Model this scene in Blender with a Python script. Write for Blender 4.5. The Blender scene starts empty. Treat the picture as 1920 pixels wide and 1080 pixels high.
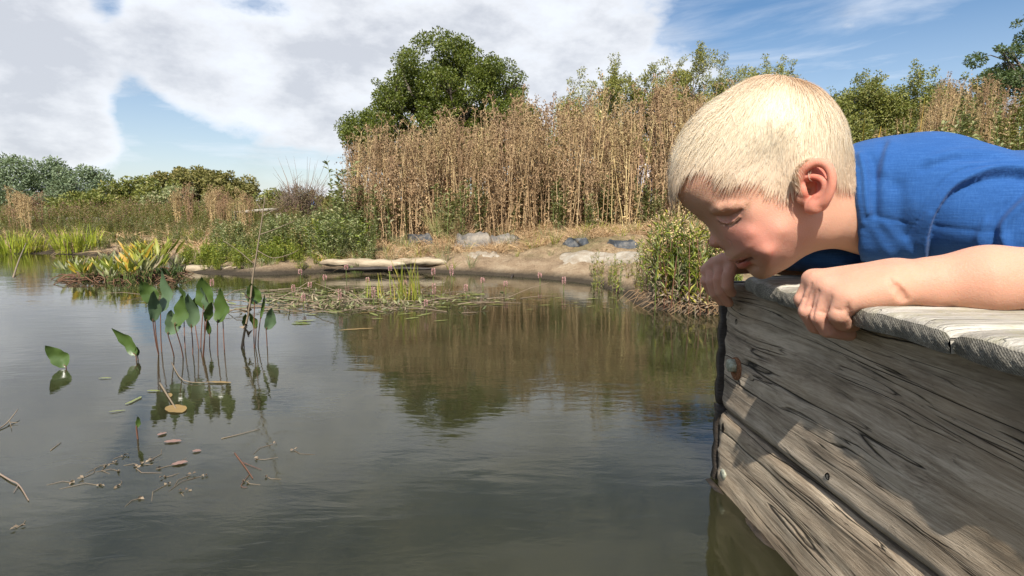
import bpy, math, random
import numpy as np
from mathutils import Vector, Matrix
from mathutils.bvhtree import BVHTree
random.seed(7); RNG = np.random.default_rng(11)
SC = bpy.context.scene
COL = SC.collection
# ------------------------------------------------------------------ camera, world, sun, exposure
CAMH = 0.342
PITCH = math.atan(140.0/1067.0)
cam_d = bpy.data.cameras.new('camera'); cam = bpy.data.objects.new('camera', cam_d); COL.objects.link(cam)
cam.location = (0, 0, CAMH); cam.rotation_euler = (math.pi/2 - PITCH, 0, 0)
cam_d.sensor_width = 36.0; cam_d.lens = 1067.0/1920.0*36.0
cam_d.clip_start = 0.02; cam_d.clip_end = 5000
SC.camera = cam
SC.render.engine = 'CYCLES'
SC.cycles.use_denoising = True
SC.cycles.max_bounces = 7; SC.cycles.diffuse_bounces = 3; SC.cycles.glossy_bounces = 3
SC.cycles.transmission_bounces = 4; SC.cycles.transparent_max_bounces = 8
SC.cycles.caustics_reflective = False; SC.cycles.caustics_refractive = False
SC.view_settings.view_transform = 'Standard'; SC.view_settings.look = 'None'
SC.view_settings.exposure = 0.62; SC.view_settings.gamma = 1.0
SC.view_settings.use_curve_mapping = False

SUNV = Vector((-0.125, -0.67, 0.735)).normalized()      # direction towards the sun
sun_el = math.asin(SUNV.z); sun_az = math.atan2(SUNV.x, SUNV.y)
sd = bpy.data.lights.new('sun', 'SUN'); sd.energy = 4.6; sd.angle = math.radians(0.55); sd.color = (1.0, 0.955, 0.88)
sun = bpy.data.objects.new('sun', sd); COL.objects.link(sun)
sun.rotation_euler = SUNV.to_track_quat('Z', 'Y').to_euler(); sun.location = (0, -2, 6)

fwd = np.array([0, math.cos(PITCH), -math.sin(PITCH)]); upv = np.array([0, math.sin(PITCH), math.cos(PITCH)])
CP = np.array([0, 0, CAMH])
def ray(u, v):
    return fwd + np.array([1., 0, 0])*((u-960)/1067.0) + upv*((540-v)/1067.0)
def at(u, v, Y):                      # the place seen along a line of sight at distance Y
    d = ray(u, v); return CP + d*(Y/d[1])
def onz(u, v, z=0.0):
    d = ray(u, v); return CP + d*((z-CAMH)/d[2])
def proj(P):
    P = np.asarray(P, float)-CP; w = P@fwd
    return 960+1067*P[..., 0]/w, 540-1067*(P@upv)/w

def build_world():
    w = bpy.data.worlds.new('World'); SC.world = w; w.use_nodes = True
    nt = w.node_tree; N = nt.nodes; Lk = nt.links; N.clear()
    def n(t, **kw):
        x = N.new(t)
        for k, v in kw.items(): setattr(x, k, v)
        return x
    def m(op, a, b=None, c=None, clamp=False):
        x = n('ShaderNodeMath', operation=op, use_clamp=clamp)
        for i, q in enumerate((a, b, c)):
            if q is None: continue
            if isinstance(q, (int, float)): x.inputs[i].default_value = q
            else: Lk.new(q, x.inputs[i])
        return x.outputs[0]
    out = n('ShaderNodeOutputWorld')
    sky = n('ShaderNodeTexSky', sky_type='NISHITA', sun_disc=False)
    sky.sun_elevation = sun_el; sky.sun_rotation = sun_az; sky.altitude = 50; sky.air_density = 1.0
    sky.dust_density = 1.0; sky.ozone_density = 1.6
    tc = n('ShaderNodeTexCoord'); sep = n('ShaderNodeSeparateXYZ'); Lk.new(tc.outputs['Generated'], sep.inputs[0])
    X, Y, Z = sep.outputs
    zc = m('MAXIMUM', Z, 0.0); den = m('ADD', zc, 0.16)
    px = m('DIVIDE', X, den); py = m('DIVIDE', Y, den)
    comb = n('ShaderNodeCombineXYZ'); Lk.new(X, comb.inputs[0]); Lk.new(Y, comb.inputs[1]); Lk.new(m('MULTIPLY', Z, 2.0), comb.inputs[2])
    def noise(scale, detail, rough, off=(0, 0, 0), sc=(1, 1, 1), dist=0.0):
        mp = n('ShaderNodeMapping'); mp.inputs['Location'].default_value = off; mp.inputs['Scale'].default_value = sc
        Lk.new(comb.outputs[0], mp.inputs[0])
        t = n('ShaderNodeTexNoise'); t.inputs['Scale'].default_value = scale; t.inputs['Detail'].default_value = detail
        t.inputs['Roughness'].default_value = rough; t.inputs['Distortion'].default_value = dist
        Lk.new(mp.outputs[0], t.inputs['Vector']); return t.outputs['Fac']
    n1 = noise(2.6, 10, 0.60, (3.1, 1.7, 0), dist=0.25); n2 = noise(6.5, 8, 0.6, (9.2, 4.4, 2.0)); n3 = noise(2.2, 8, 0.62, (1.2, 8.4, 5.0), (1.0, 1.0, 3.2), 0.5)
    # the cloud banks: broad masses given by direction
    def bank(u, v, su, sv, amp, rot=0.0):
        d = ray(u, v); d = d/np.linalg.norm(d); az = math.atan2(d[0], d[1]); el = math.asin(d[2])
        AZ = m('ARCTAN2', X, Y); EL = m('ARCSINE', Z)
        da = m('SUBTRACT', AZ, az); de = m('SUBTRACT', EL, el)
        c, s = math.cos(rot), math.sin(rot)
        a = m('ADD', m('MULTIPLY', da, c/su), m('MULTIPLY', de, s/su))
        b = m('ADD', m('MULTIPLY', da, -s/sv), m('MULTIPLY', de, c/sv))
        r2 = m('ADD', m('MULTIPLY', a, a), m('MULTIPLY', b, b))
        return m('MULTIPLY', m('POWER', 2.718, m('MULTIPLY', r2, -1.0)), amp)
    banks = [bank(700, 90, 0.46, 0.17, 0.44, -0.04), bank(560, 160, 0.30, 0.10, 0.16), bank(30, 70, 0.17, 0.17, 0.42), bank(80, 200, 0.12, 0.10, 0.16), bank(1130, 110, 0.15, 0.09, 0.20),
             bank(1270, 155, 0.20, 0.035, 0.26, 0.05), bank(1640, 15, 0.055, 0.02, 0.30), bank(1580, 52, 0.04, 0.012, 0.22),
             bank(30, 235, 0.16, 0.045, 0.26), bank(560, 380, 0.5, 0.03, 0.16), bank(1650, 150, 0.34, 0.16, -0.30), bank(1380, 40, 0.16, 0.10, -0.12),
             bank(212, 75, 0.042, 0.15, -0.46, 0.25), bank(400, 285, 0.34, 0.055, -0.20, -0.12), bank(300, 205, 0.12, 0.045, -0.22), bank(450, 8, 0.10, 0.022, -0.22)]
    tot = banks[0]
    for b in banks[1:]: tot = m('ADD', tot, b)
    dens = m('ADD', m('MULTIPLY', n1, 0.80), m('MULTIPLY', n2, 0.52)); dens = m('SUBTRACT', dens, 0.115); dens = m('ADD', dens, tot)
    cov = n('ShaderNodeMapRange', interpolation_type='SMOOTHSTEP'); Lk.new(dens, cov.inputs[0])
    cov.inputs[1].default_value = 0.57; cov.inputs[2].default_value = 0.80
    wisp = n('ShaderNodeMapRange', interpolation_type='SMOOTHSTEP'); Lk.new(m('ADD', n3, m('MULTIPLY', tot, 0.35)), wisp.inputs[0])
    wisp.inputs[1].default_value = 0.34; wisp.inputs[2].default_value = 0.74; wisp.inputs[4].default_value = 0.72
    f = m('MAXIMUM', cov.outputs[0], wisp.outputs[0])
    hz = n('ShaderNodeMapRange'); Lk.new(Z, hz.inputs[0]); hz.inputs[1].default_value = 0.0; hz.inputs[2].default_value = 0.30
    hz.inputs[3].default_value = 0.50; hz.inputs[4].default_value = 0.0
    f = m('MAXIMUM', f, hz.outputs[0]); f = m('MULTIPLY', f, 0.93)
    # cloud brightness: thick parts greyer beneath
    shade = n('ShaderNodeValToRGB'); sh = m('ADD', m('MULTIPLY', m('SUBTRACT', dens, 0.62), 0.95), m('MULTIPLY', m('SUBTRACT', n2, 0.5), 2.4))
    Lk.new(sh, shade.inputs[0])
    shade.color_ramp.elements[0].position = 0.0; shade.color_ramp.elements[0].color = (0.86, 0.90, 0.97, 1)
    shade.color_ramp.elements[1].position = 0.75; shade.color_ramp.elements[1].color = (0.60, 0.625, 0.68, 1)
    e = shade.color_ramp.elements.new(0.30); e.color = (0.80, 0.82, 0.86, 1)
    scl = n('ShaderNodeVectorMath', operation='SCALE'); Lk.new(shade.outputs[0], scl.inputs[0]); scl.inputs['Scale'].default_value = 9.9
    hs = n('ShaderNodeHueSaturation'); hs.inputs['Saturation'].default_value = 1.22; hs.inputs['Value'].default_value = 1.10; Lk.new(sky.outputs[0], hs.inputs['Color'])
    mix = n('ShaderNodeMix', data_type='RGBA'); Lk.new(f, mix.inputs[0]); Lk.new(hs.outputs[0], mix.inputs[6]); Lk.new(scl.outputs[0], mix.inputs[7])
    bg = n('ShaderNodeBackground'); bg.inputs['Strength'].default_value = 0.075
    Lk.new(mix.outputs[2], bg.inputs['Color']); Lk.new(bg.outputs[0], out.inputs['Surface'])
build_world()

# ------------------------------------------------------------------ helpers
def tag(o, label=None, cat=None, group=None, kind=None):
    if label: o['label'] = label
    if cat: o['category'] = cat
    if group: o['group'] = group
    if kind: o['kind'] = kind
    return o
def link(name, me, mat=None, parent=None, smooth=False):
    o = bpy.data.objects.new(name, me); COL.objects.link(o)
    if mat is not None and len(me.materials) == 0: me.materials.append(mat)
    if smooth and len(me.polygons): me.polygons.foreach_set('use_smooth', [True]*len(me.polygons))
    if parent is not None: o.parent = parent
    return o
def empty(name, loc, rz=0.0, label=None, cat=None, group=None):
    o = bpy.data.objects.new(name, None); COL.objects.link(o); o.location = loc; o.rotation_euler = (0, 0, rz)
    o.empty_display_size = 0.05
    return tag(o, label, cat, group)
def mesh_raw(name, V, F):             # V (n,3); F (m,k) equal-sided faces, or list of such arrays
    me = bpy.data.meshes.new(name)
    Fs = F if isinstance(F, list) else [F]
    Fs = [np.asarray(f, np.int32) for f in Fs if len(f)]
    V = np.asarray(V, np.float32)
    me.vertices.add(len(V)); me.vertices.foreach_set('co', V.ravel())
    tot = sum(f.size for f in Fs); nf = sum(len(f) for f in Fs)
    me.loops.add(tot); me.polygons.add(nf)
    me.loops.foreach_set('vertex_index', np.concatenate([f.ravel() for f in Fs]))
    cnt = np.concatenate([np.full(len(f), f.shape[1], np.int32) for f in Fs])
    st = np.concatenate([[0], np.cumsum(cnt)[:-1]]).astype(np.int32)
    me.polygons.foreach_set('loop_start', st)
    me.polygons.foreach_set('loop_total', cnt)
    me.update(calc_edges=True); me.validate()
    return me
class MB:                              # collects verts and faces
    def __init__(s): s.V = []; s.F3 = []; s.F4 = []; s.n = 0
    def add(s, V, F):
        V = np.asarray(V, float).reshape(-1, 3); F = np.asarray(F, int)
        (s.F3 if F.shape[1] == 3 else s.F4).append(F+s.n); s.V.append(V); s.n += len(V)
    def addv(s, V):
        V = np.asarray(V, float).reshape(-1, 3); k = s.n; s.V.append(V); s.n += len(V); return k
    def mesh(s, name):
        F = []
        if s.F3: F.append(np.concatenate(s.F3))
        if s.F4: F.append(np.concatenate(s.F4))
        return mesh_raw(name, np.concatenate(s.V), F)
    def build(s, name, mat, parent=None, smooth=False): return link(name, s.mesh(name), mat, parent, smooth)
    def tube(s, P, R, k=5, cap=True):
        P = np.asarray(P, float); n = len(P); R = np.broadcast_to(np.asarray(R, float), (n,))
        T = np.gradient(P, axis=0); T /= (np.linalg.norm(T, axis=1)[:, None]+1e-12)
        up = np.array([0, 0, 1.]) if abs(T[0][2]) < .9 else np.array([1., 0, 0])
        A = np.cross(T, up); A /= (np.linalg.norm(A, axis=1)[:, None]+1e-9); B = np.cross(T, A)
        ang = np.arange(k)*2*math.pi/k
        V = P[:, None, :]+R[:, None, None]*(np.cos(ang)[None, :, None]*A[:, None, :]+np.sin(ang)[None, :, None]*B[:, None, :])
        i = np.arange(n-1)[:, None]*k; j = np.arange(k)[None, :]; j2 = (j+1) % k
        F = np.stack([i+j, i+j2, i+k+j2, i+k+j], -1).reshape(-1, 4)
        base = s.n; s.add(V.reshape(-1, 3), F)
        if cap:
            c = s.addv([P[0], P[-1]])
            jj = np.arange(k); 
            s.F3.append(np.stack([np.full(k, c), base+(jj+1) % k, base+jj], 1)); s.F3.append(np.stack([np.full(k, c+1), base+(n-1)*k+jj, base+(n-1)*k+(jj+1) % k], 1))
def unit(v): return v/(np.linalg.norm(v, axis=-1, keepdims=True)+1e-12)
def leaves_into(mb, P, D, Nn, L, W, fold=0.25, curl=0.0):
    """leaf blades: base P, direction D, normal Nn, length L, width W; 2 quads folded on the midrib"""
    n = len(P); L = np.broadcast_to(L, (n,))[:, None]; W = np.broadcast_to(W, (n,))[:, None]
    D = unit(D); S = unit(np.cross(D, Nn)); Nn = np.cross(S, D)
    a = P; t = P+D*L - Nn*(curl*L); mid = P+D*L*0.5+Nn*(0.0)
    l = mid+S*W*0.5+Nn*W*fold; r = mid-S*W*0.5+Nn*W*fold
    V = np.stack([a, r, t, l], 1).reshape(-1, 3)
    k = np.arange(n)[:, None]*4
    F = np.concatenate([k+np.array([[0, 1, 2]]), k+np.array([[0, 2, 3]])])
    mb.add(V, F)
def rdir(n, rng=RNG): return unit(rng.normal(size=(n, 3)))
# ---- materials
def mat(name, base=(0.5, 0.5, 0.5), rough=0.6, spec=0.5, metal=0.0):
    m = bpy.data.materials.new(name); m.use_nodes = True
    b = m.node_tree.nodes['Principled BSDF']; b.inputs['Base Color'].default_value = (*base, 1); b.inputs['Roughness'].default_value = rough
    b.inputs['Specular IOR Level'].default_value = spec; b.inputs['Metallic'].default_value = metal
    return m
class NT:
    def __init__(s, m): s.m = m; s.t = m.node_tree; s.N = s.t.nodes; s.b = s.N.get('Principled BSDF'); s.out = s.N.get('Material Output')
    def n(s, t, ins=None, **kw):
        x = s.N.new(t)
        for k, v in kw.items(): setattr(x, k, v)
        for k, v in (ins or {}).items():
            if hasattr(v, 'is_output') or isinstance(v, bpy.types.NodeSocket): s.t.links.new(v, x.inputs[k])
            else: x.inputs[k].default_value = v
        return x
    def l(s, a, b): s.t.links.new(a, b)
    def math(s, op, a, b=0.0, c=0.0, clamp=False): return s.n('ShaderNodeMath', {0: a, 1: b, 2: c}, operation=op, use_clamp=clamp).outputs[0]
    def coord(s, kind='Object', scale=(1, 1, 1), rot=(0, 0, 0), loc=(0, 0, 0)):
        tc = s.n('ShaderNodeTexCoord'); mp = s.n('ShaderNodeMapping', {'Vector': tc.outputs[kind], 'Scale': scale, 'Rotation': rot, 'Location': loc}); return mp.outputs[0]
    def noise(s, vec, scale, detail=5, rough=0.55, dist=0.0): return s.n('ShaderNodeTexNoise', {'Vector': vec, 'Scale': scale, 'Detail': detail, 'Roughness': rough, 'Distortion': dist}).outputs['Fac']
    def ramp(s, fac, stops, interp='LINEAR'):
        r = s.n('ShaderNodeValToRGB', {0: fac}); cr = r.color_ramp; cr.interpolation = interp
        while len(cr.elements) > 1: cr.elements.remove(cr.elements[-1])
        for i, (p, c) in enumerate(stops):
            e = cr.elements[0] if i == 0 else cr.elements.new(p)
            e.position = p; e.color = (*c, 1) if len(c) == 3 else c
        return r.outputs[0]
    def mix(s, f, a, b, mode='MIX'):
        def cv(q): return (*q, 1) if isinstance(q, tuple) and len(q) == 3 else q
        return s.n('ShaderNodeMix', {0: f, 6: cv(a), 7: cv(b)}, data_type='RGBA', blend_type=mode).outputs[2]
    def bump(s, h, strength=0.4, dist=0.01, normal=None):
        d = {'Height': h, 'Strength': strength, 'Distance': dist}
        if normal is not None: d['Normal'] = normal
        return s.n('ShaderNodeBump', d).outputs[0]
def leafmat(name, cols, rough=0.45, trans=0.35, spec=0.4, patch=None, objrand=0.0):
    """colour differs leaf by leaf; thin leaves let light through"""
    m = mat(name, cols[0], rough, spec); t = NT(m)
    g = t.n('ShaderNodeNewGeometry').outputs['Random Per Island']
    k = len(cols)
    c = t.ramp(g, [(i/(k-1) if k > 1 else 0, cols[i]) for i in range(k)])
    nz = t.noise(t.coord('Object'), patch or 2.0, 3)
    c = t.mix(t.math('MULTIPLY', t.math('SUBTRACT', nz, 0.3), 0.9, clamp=True), c, tuple(x*0.62 for x in cols[0]), 'MIX')
    if objrand:
        oi = t.n('ShaderNodeObjectInfo').outputs['Random']
        hs = t.n('ShaderNodeHueSaturation', {'Color': c, 'Value': t.math('MULTIPLY_ADD', oi, objrand, 1-objrand/2), 'Hue': t.math('MULTIPLY_ADD', oi, 0.03, 0.485)}); c = hs.outputs[0]
    t.l(c, t.b.inputs['Base Color'])
    tr = t.n('ShaderNodeBsdfTranslucent', {'Color': t.mix(0.35, c, (0.30, 0.40, 0.04), 'MIX') if trans > .25 else c})
    mx = t.n('ShaderNodeMixShader', {0: trans*0.6, 1: t.b.outputs[0], 2: tr.outputs[0]}); t.l(mx.outputs[0], t.out.inputs['Surface'])
    return m
# ---- implicit surfaces (grids + surface nets)
def surface_nets(F, org, h):
    nx, ny, nz = F.shape
    S = F < 0
    def sl(a, i, j, k): return a[i:nx-1+i, j:ny-1+j, k:nz-1+k]
    cnt = np.zeros((nx-1, ny-1, nz-1), np.int8)
    for i in (0, 1):
        for j in (0, 1):
            for k in (0, 1): cnt += sl(S, i, j, k)
    act = (cnt > 0) & (cnt < 8)
    idx = np.argwhere(act); n = len(idx); gid = -np.ones(act.shape, np.int32); gid[act] = np.arange(n)
    pos = np.zeros((n, 3)); w = np.zeros(n)
    cor = [(0, 0, 0), (1, 0, 0), (0, 1, 0), (1, 1, 0), (0, 0, 1), (1, 0, 1), (0, 1, 1), (1, 1, 1)]
    I, J, K = idx.T
    for a in range(8):
        for b in range(a+1, 8):
            ca, cb = cor[a], cor[b]
            if sum(abs(ca[q]-cb[q]) for q in range(3)) != 1: continue
            fa = F[I+ca[0], J+ca[1], K+ca[2]]; fb = F[I+cb[0], J+cb[1], K+cb[2]]
            cr = (fa < 0) != (fb < 0); t = np.where(cr, fa/(fa-fb+1e-20), 0)
            p = np.array(ca)[None]+t[:, None]*(np.array(cb)-np.array(ca))[None]
            pos[cr] += p[cr]; w[cr] += 1
    pos = idx+pos/w[:, None]
    faces = []
    for ax in range(3):
        sh = [0, 0, 0]; sh[ax] = 1
        A = S[:nx-sh[0], :ny-sh[1], :nz-sh[2]]; B = S[sh[0]:, sh[1]:, sh[2]:]
        e = np.argwhere(A != B); o1, o2 = [(1, 2), (2, 0), (0, 1)][ax]
        ok = (e[:, o1] > 0) & (e[:, o2] > 0) & (e[:, o1] < F.shape[o1]-1) & (e[:, o2] < F.shape[o2]-1); e = e[ok]
        inside = A[e[:, 0], e[:, 1], e[:, 2]]
        def g(d1, d2):
            q = e.copy(); q[:, o1] += d1; q[:, o2] += d2; return gid[q[:, 0], q[:, 1], q[:, 2]]
        q = np.stack([g(-1, -1), g(0, -1), g(0, 0), g(-1, 0)], 1)
        q[~inside] = q[~inside][:, ::-1]; faces.append(q)
    Fc = np.concatenate(faces)
    return np.asarray(org)+pos*h, Fc
def smin(a, b, k):
    hh = np.maximum(k-np.abs(a-b), 0)/k; return np.minimum(a, b)-hh*hh*k*0.25
def smax(a, b, k): return -smin(-a, -b, k)
class Grid:
    def __init__(s, lo, hi, h):
        s.lo = np.array(lo, float); s.h = h; s.n = np.ceil((np.array(hi)-s.lo)/h).astype(int)+1
        s.ax = [s.lo[i]+np.arange(s.n[i])*h for i in range(3)]
        s.F = np.full(tuple(s.n), 1.0, np.float32)
    def box(s, lo, hi):
        i0 = np.clip(np.floor((np.array(lo)-s.lo)/s.h).astype(int), 0, s.n); i1 = np.clip(np.ceil((np.array(hi)-s.lo)/s.h).astype(int)+1, 0, s.n)
        return tuple(slice(a, max(a, b)) for a, b in zip(i0, i1))
    def pts(s, b):
        return np.meshgrid(*[s.ax[i][b[i]].astype(np.float32) for i in range(3)], indexing='ij', sparse=True)
    def put(s, b, d, k, sub=False):
        if d.size == 0: return
        if sub: s.F[b] = smax(s.F[b], -d, k)
        else: s.F[b] = smin(s.F[b], d, k)
    def cap(s, p, q, r1, r2=None, k=0.004, sub=False, pad=0.012):
        r2 = r1 if r2 is None else r2; p = np.array(p, float); q = np.array(q, float); r = max(r1, r2)+pad+k
        b = s.box(np.minimum(p, q)-r, np.maximum(p, q)+r); X, Y, Z = s.pts(b)
        if X.size == 0 or Y.size == 0 or Z.size == 0: return
        d = q-p; L2 = float(d@d)+1e-12
        t = np.clip(((X-p[0])*d[0]+(Y-p[1])*d[1]+(Z-p[2])*d[2])/L2, 0, 1)
        D = np.sqrt((X-p[0]-t*d[0])**2+(Y-p[1]-t*d[1])**2+(Z-p[2]-t*d[2])**2)-(r1+(r2-r1)*t)
        s.put(b, D.astype(np.float32), k, sub)
    def chain(s, P, R, k=0.004, kk=None, sub=False):
        for i in range(len(P)-1): s.cap(P[i], P[i+1], R[i], R[i+1], k if (kk is None or i) else kk, sub)
    def ell(s, c, r, M=None, k=0.006, sub=False, pad=0.012):
        """ellipsoid: centre, radii, rows of M = its axes"""
        c = np.array(c, float); r = np.array(r, float); M = np.eye(3) if M is None else np.asarray(M, float)
        ext = np.sqrt(((M*r[:, None])**2).sum(0))+pad+k
        b = s.box(c-ext, c+ext); X, Y, Z = s.pts(b)
        if X.size == 0 or Y.size == 0 or Z.size == 0: return
        x, y, z = X-c[0], Y-c[1], Z-c[2]
        q = [x*M[i, 0]+y*M[i, 1]+z*M[i, 2] for i in range(3)]
        k0 = np.sqrt(sum((q[i]/r[i])**2 for i in range(3))); k1 = np.sqrt(sum((q[i]/r[i]**2)**2 for i in range(3)))+1e-9
        s.put(b, (k0*(k0-1)/k1).astype(np.float32), k, sub)
    def mesh(s): return surface_nets(s.F, s.lo, s.h)
def poly_d(A, B, pts):
    """distance field in a plane to a polyline"""
    D = np.full(np.broadcast(A, B).shape, 9.0)
    for (a0, b0), (a1, b1) in zip(pts[:-1], pts[1:]):
        da, db = a1-a0, b1-b0; t = np.clip(((A-a0)*da+(B-b0)*db)/(da*da+db*db+1e-12), 0, 1)
        D = np.minimum(D, np.hypot(A-a0-t*da, B-b0-t*db))
    return D
def poly_inside(A, B, pts):
    ins = np.zeros(np.broadcast(A, B).shape, bool); n = len(pts)
    for i in range(n):
        a0, b0 = pts[i]; a1, b1 = pts[(i+1) % n]
        c = ((b0 > B) != (b1 > B)); ins ^= c & (A < (a1-a0)*(B-b0)/((b1-b0) if b1 != b0 else 1e-12)+a0)
    return ins
def catmull(P, m=8, closed=False):
    P = [np.array(p, float) for p in P]; n = len(P); out = []
    rng = range(n if closed else n-1)
    for i in rng:
        g = lambda j: P[j % n] if closed else P[min(max(j, 0), n-1)]
        p0, p1, p2, p3 = g(i-1), g(i), g(i+1), g(i+2)
        for t in np.arange(m)/m: out.append(0.5*((2*p1)+(-p0+p2)*t+(2*p0-5*p1+4*p2-p3)*t*t+(-p0+3*p1-3*p2+p3)*t**3))
    if not closed: out.append(P[-1])
    return out
def gblur(A, s):
    r = int(3*s)+1; k = np.exp(-0.5*(np.arange(-r, r+1)/s)**2); k /= k.sum()
    P = np.pad(A, r, mode='edge')
    P = np.apply_along_axis(lambda x: np.convolve(x, k, 'valid'), 0, P); return np.apply_along_axis(lambda x: np.convolve(x, k, 'valid'), 1, P)
# ================================================================== the boardwalk
SL = .066                                   # the edge runs away from us, drifting slightly left
def edgex(y): return .2805-SL*y             # the line of the plank ends
def facex(y): return .2606+SL*(.69-y)       # the face of the side boards
UD = unit(np.array([-SL, 1.0, 0]))          # along the edge
UN = unit(np.array([-1.0, -SL, 0]))         # out of the face, towards the water
ZT, ZU = .277, .2595
def woodmat(name, along, dark, mid, light, ring=1.0, crack=1.0, warm=.0, green=0.0, seed=0.0):
    """weathered timber, grain runs along one object axis"""
    m = mat(name, mid, .82, .25); t = NT(m)
    sc = [260, 260, 260]; sc[along] = 9
    co0 = t.coord('Object', (1, 1, 1), (0, 0, 0), (seed, seed*.7, 0))
    # warp the coordinates so that the grain wanders round knots
    wn = t.n('ShaderNodeTexNoise', {'Vector': t.coord('Object', tuple(3.0 if i == along else 14.0 for i in range(3)), (0, 0, 0), (seed, 0, seed)), 'Scale': 1.0, 'Detail': 2.0})
    wv = t.n('ShaderNodeVectorMath', {0: wn.outputs['Color'], 1: (.5, .5, .5)}, operation='SUBTRACT'); ws = t.n('ShaderNodeVectorMath', {0: wv.outputs[0], 'Scale': .040}, operation='SCALE')
    wa = t.n('ShaderNodeVectorMath', {0: co0, 1: ws.outputs[0]}, operation='ADD').outputs[0]
    def st(s3, detail=5, rough=.6):
        mp = t.n('ShaderNodeMapping', {'Vector': wa, 'Scale': tuple(s3)}); return t.noise(mp.outputs[0], 1.0, detail, rough)
    def v(a, b): q = [b, b, b]; q[along] = a; return q
    fib = st(v(26, 420), 5, .7); band = st(v(3.0, 46), 6, .65); fine = st(v(200, 1500), 3, .6); blot = st(v(6, 14), 5, .62); pit = st(v(55, 160), 4, .7)
    f = t.math('ADD', t.math('MULTIPLY', band, .55), t.math('MULTIPLY', fib, .45))
    c = t.ramp(f, [(.34, dark), (.47, mid), (.58, light), (.70, tuple(x*1.1 for x in light))])
    c = t.mix(t.math('MULTIPLY', t.math('SUBTRACT', blot, .50), 2.6, clamp=True), c, tuple(x*.50 for x in dark))
    c = t.mix(t.math('MULTIPLY', t.math('SUBTRACT', st(v(4, 10), 4, .6), .52), 2.2, clamp=True), c, (mid[0]*1.25, mid[1]*1.12, mid[2]*.92))
    c = t.mix(t.math('MULTIPLY', t.math('SUBTRACT', pit, .62), 5., clamp=True), c, tuple(x*.45 for x in dark))
    # long drying cracks
    ck = t.n('ShaderNodeMapping', {'Vector': wa, 'Scale': tuple(v(.9, 34))}); vo = t.noise(ck.outputs[0], 1.0, 2, .4)
    cd = t.math('ABSOLUTE', t.math('SUBTRACT', vo, .5)); gate = st(v(3.0, 8), 3, .5)
    line = t.math('MULTIPLY', t.n('ShaderNodeMapRange', {0: cd, 1: .0, 2: .0100, 3: 1.0, 4: 0.0}).outputs[0], t.n('ShaderNodeMapRange', {0: gate, 1: .44, 2: .50}).outputs[0])
    ck2 = t.n('ShaderNodeMapping', {'Vector': wa, 'Scale': tuple(v(2.6, 110)), 'Location': (5, 3, 2)}); vo2 = t.noise(ck2.outputs[0], 1.0, 2, .4)
    line2 = t.math('MULTIPLY', t.n('ShaderNodeMapRange', {0: t.math('ABSOLUTE', t.math('SUBTRACT', vo2, .5)), 1: .0, 2: .016, 3: .9, 4: 0.0}).outputs[0], t.n('ShaderNodeMapRange', {0: st(v(5.0, 22), 3, .5), 1: .48, 2: .54}).outputs[0])
    line = t.math('MULTIPLY', t.math('MAXIMUM', line, line2), crack)
    c = t.mix(line, c, (.012, .010, .008))
    if green: c = t.mix(t.math('MULTIPLY', t.math('SUBTRACT', st(v(40, 60), 4, .7), .46), 4*green, clamp=True), c, (.30, .27, .11))
    t.l(c, t.b.inputs['Base Color'])
    h = t.math('SUBTRACT', t.math('ADD', t.math('MULTIPLY', fib, .7), t.math('ADD', t.math('MULTIPLY', fine, .25), t.math('MULTIPLY', band, .5))), t.math('MULTIPLY', line, 1.4))
    h = t.math('SUBTRACT', h, t.math('MULTIPLY', t.math('SUBTRACT', pit, .6, clamp=True), 1.5))
    t.l(t.bump(h, .8, .0019), t.b.inputs['Normal'])
    return m
M_beam = woodmat('weathered_oak_board', 0, (.12, .088, .060), (.35, .275, .195), (.54, .44, .325), crack=1.0, seed=1.3)
M_beam2 = woodmat('weathered_oak_board_low', 0, (.13, .094, .060), (.35, .265, .18), (.55, .44, .31), crack=.9, seed=4.1)
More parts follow.
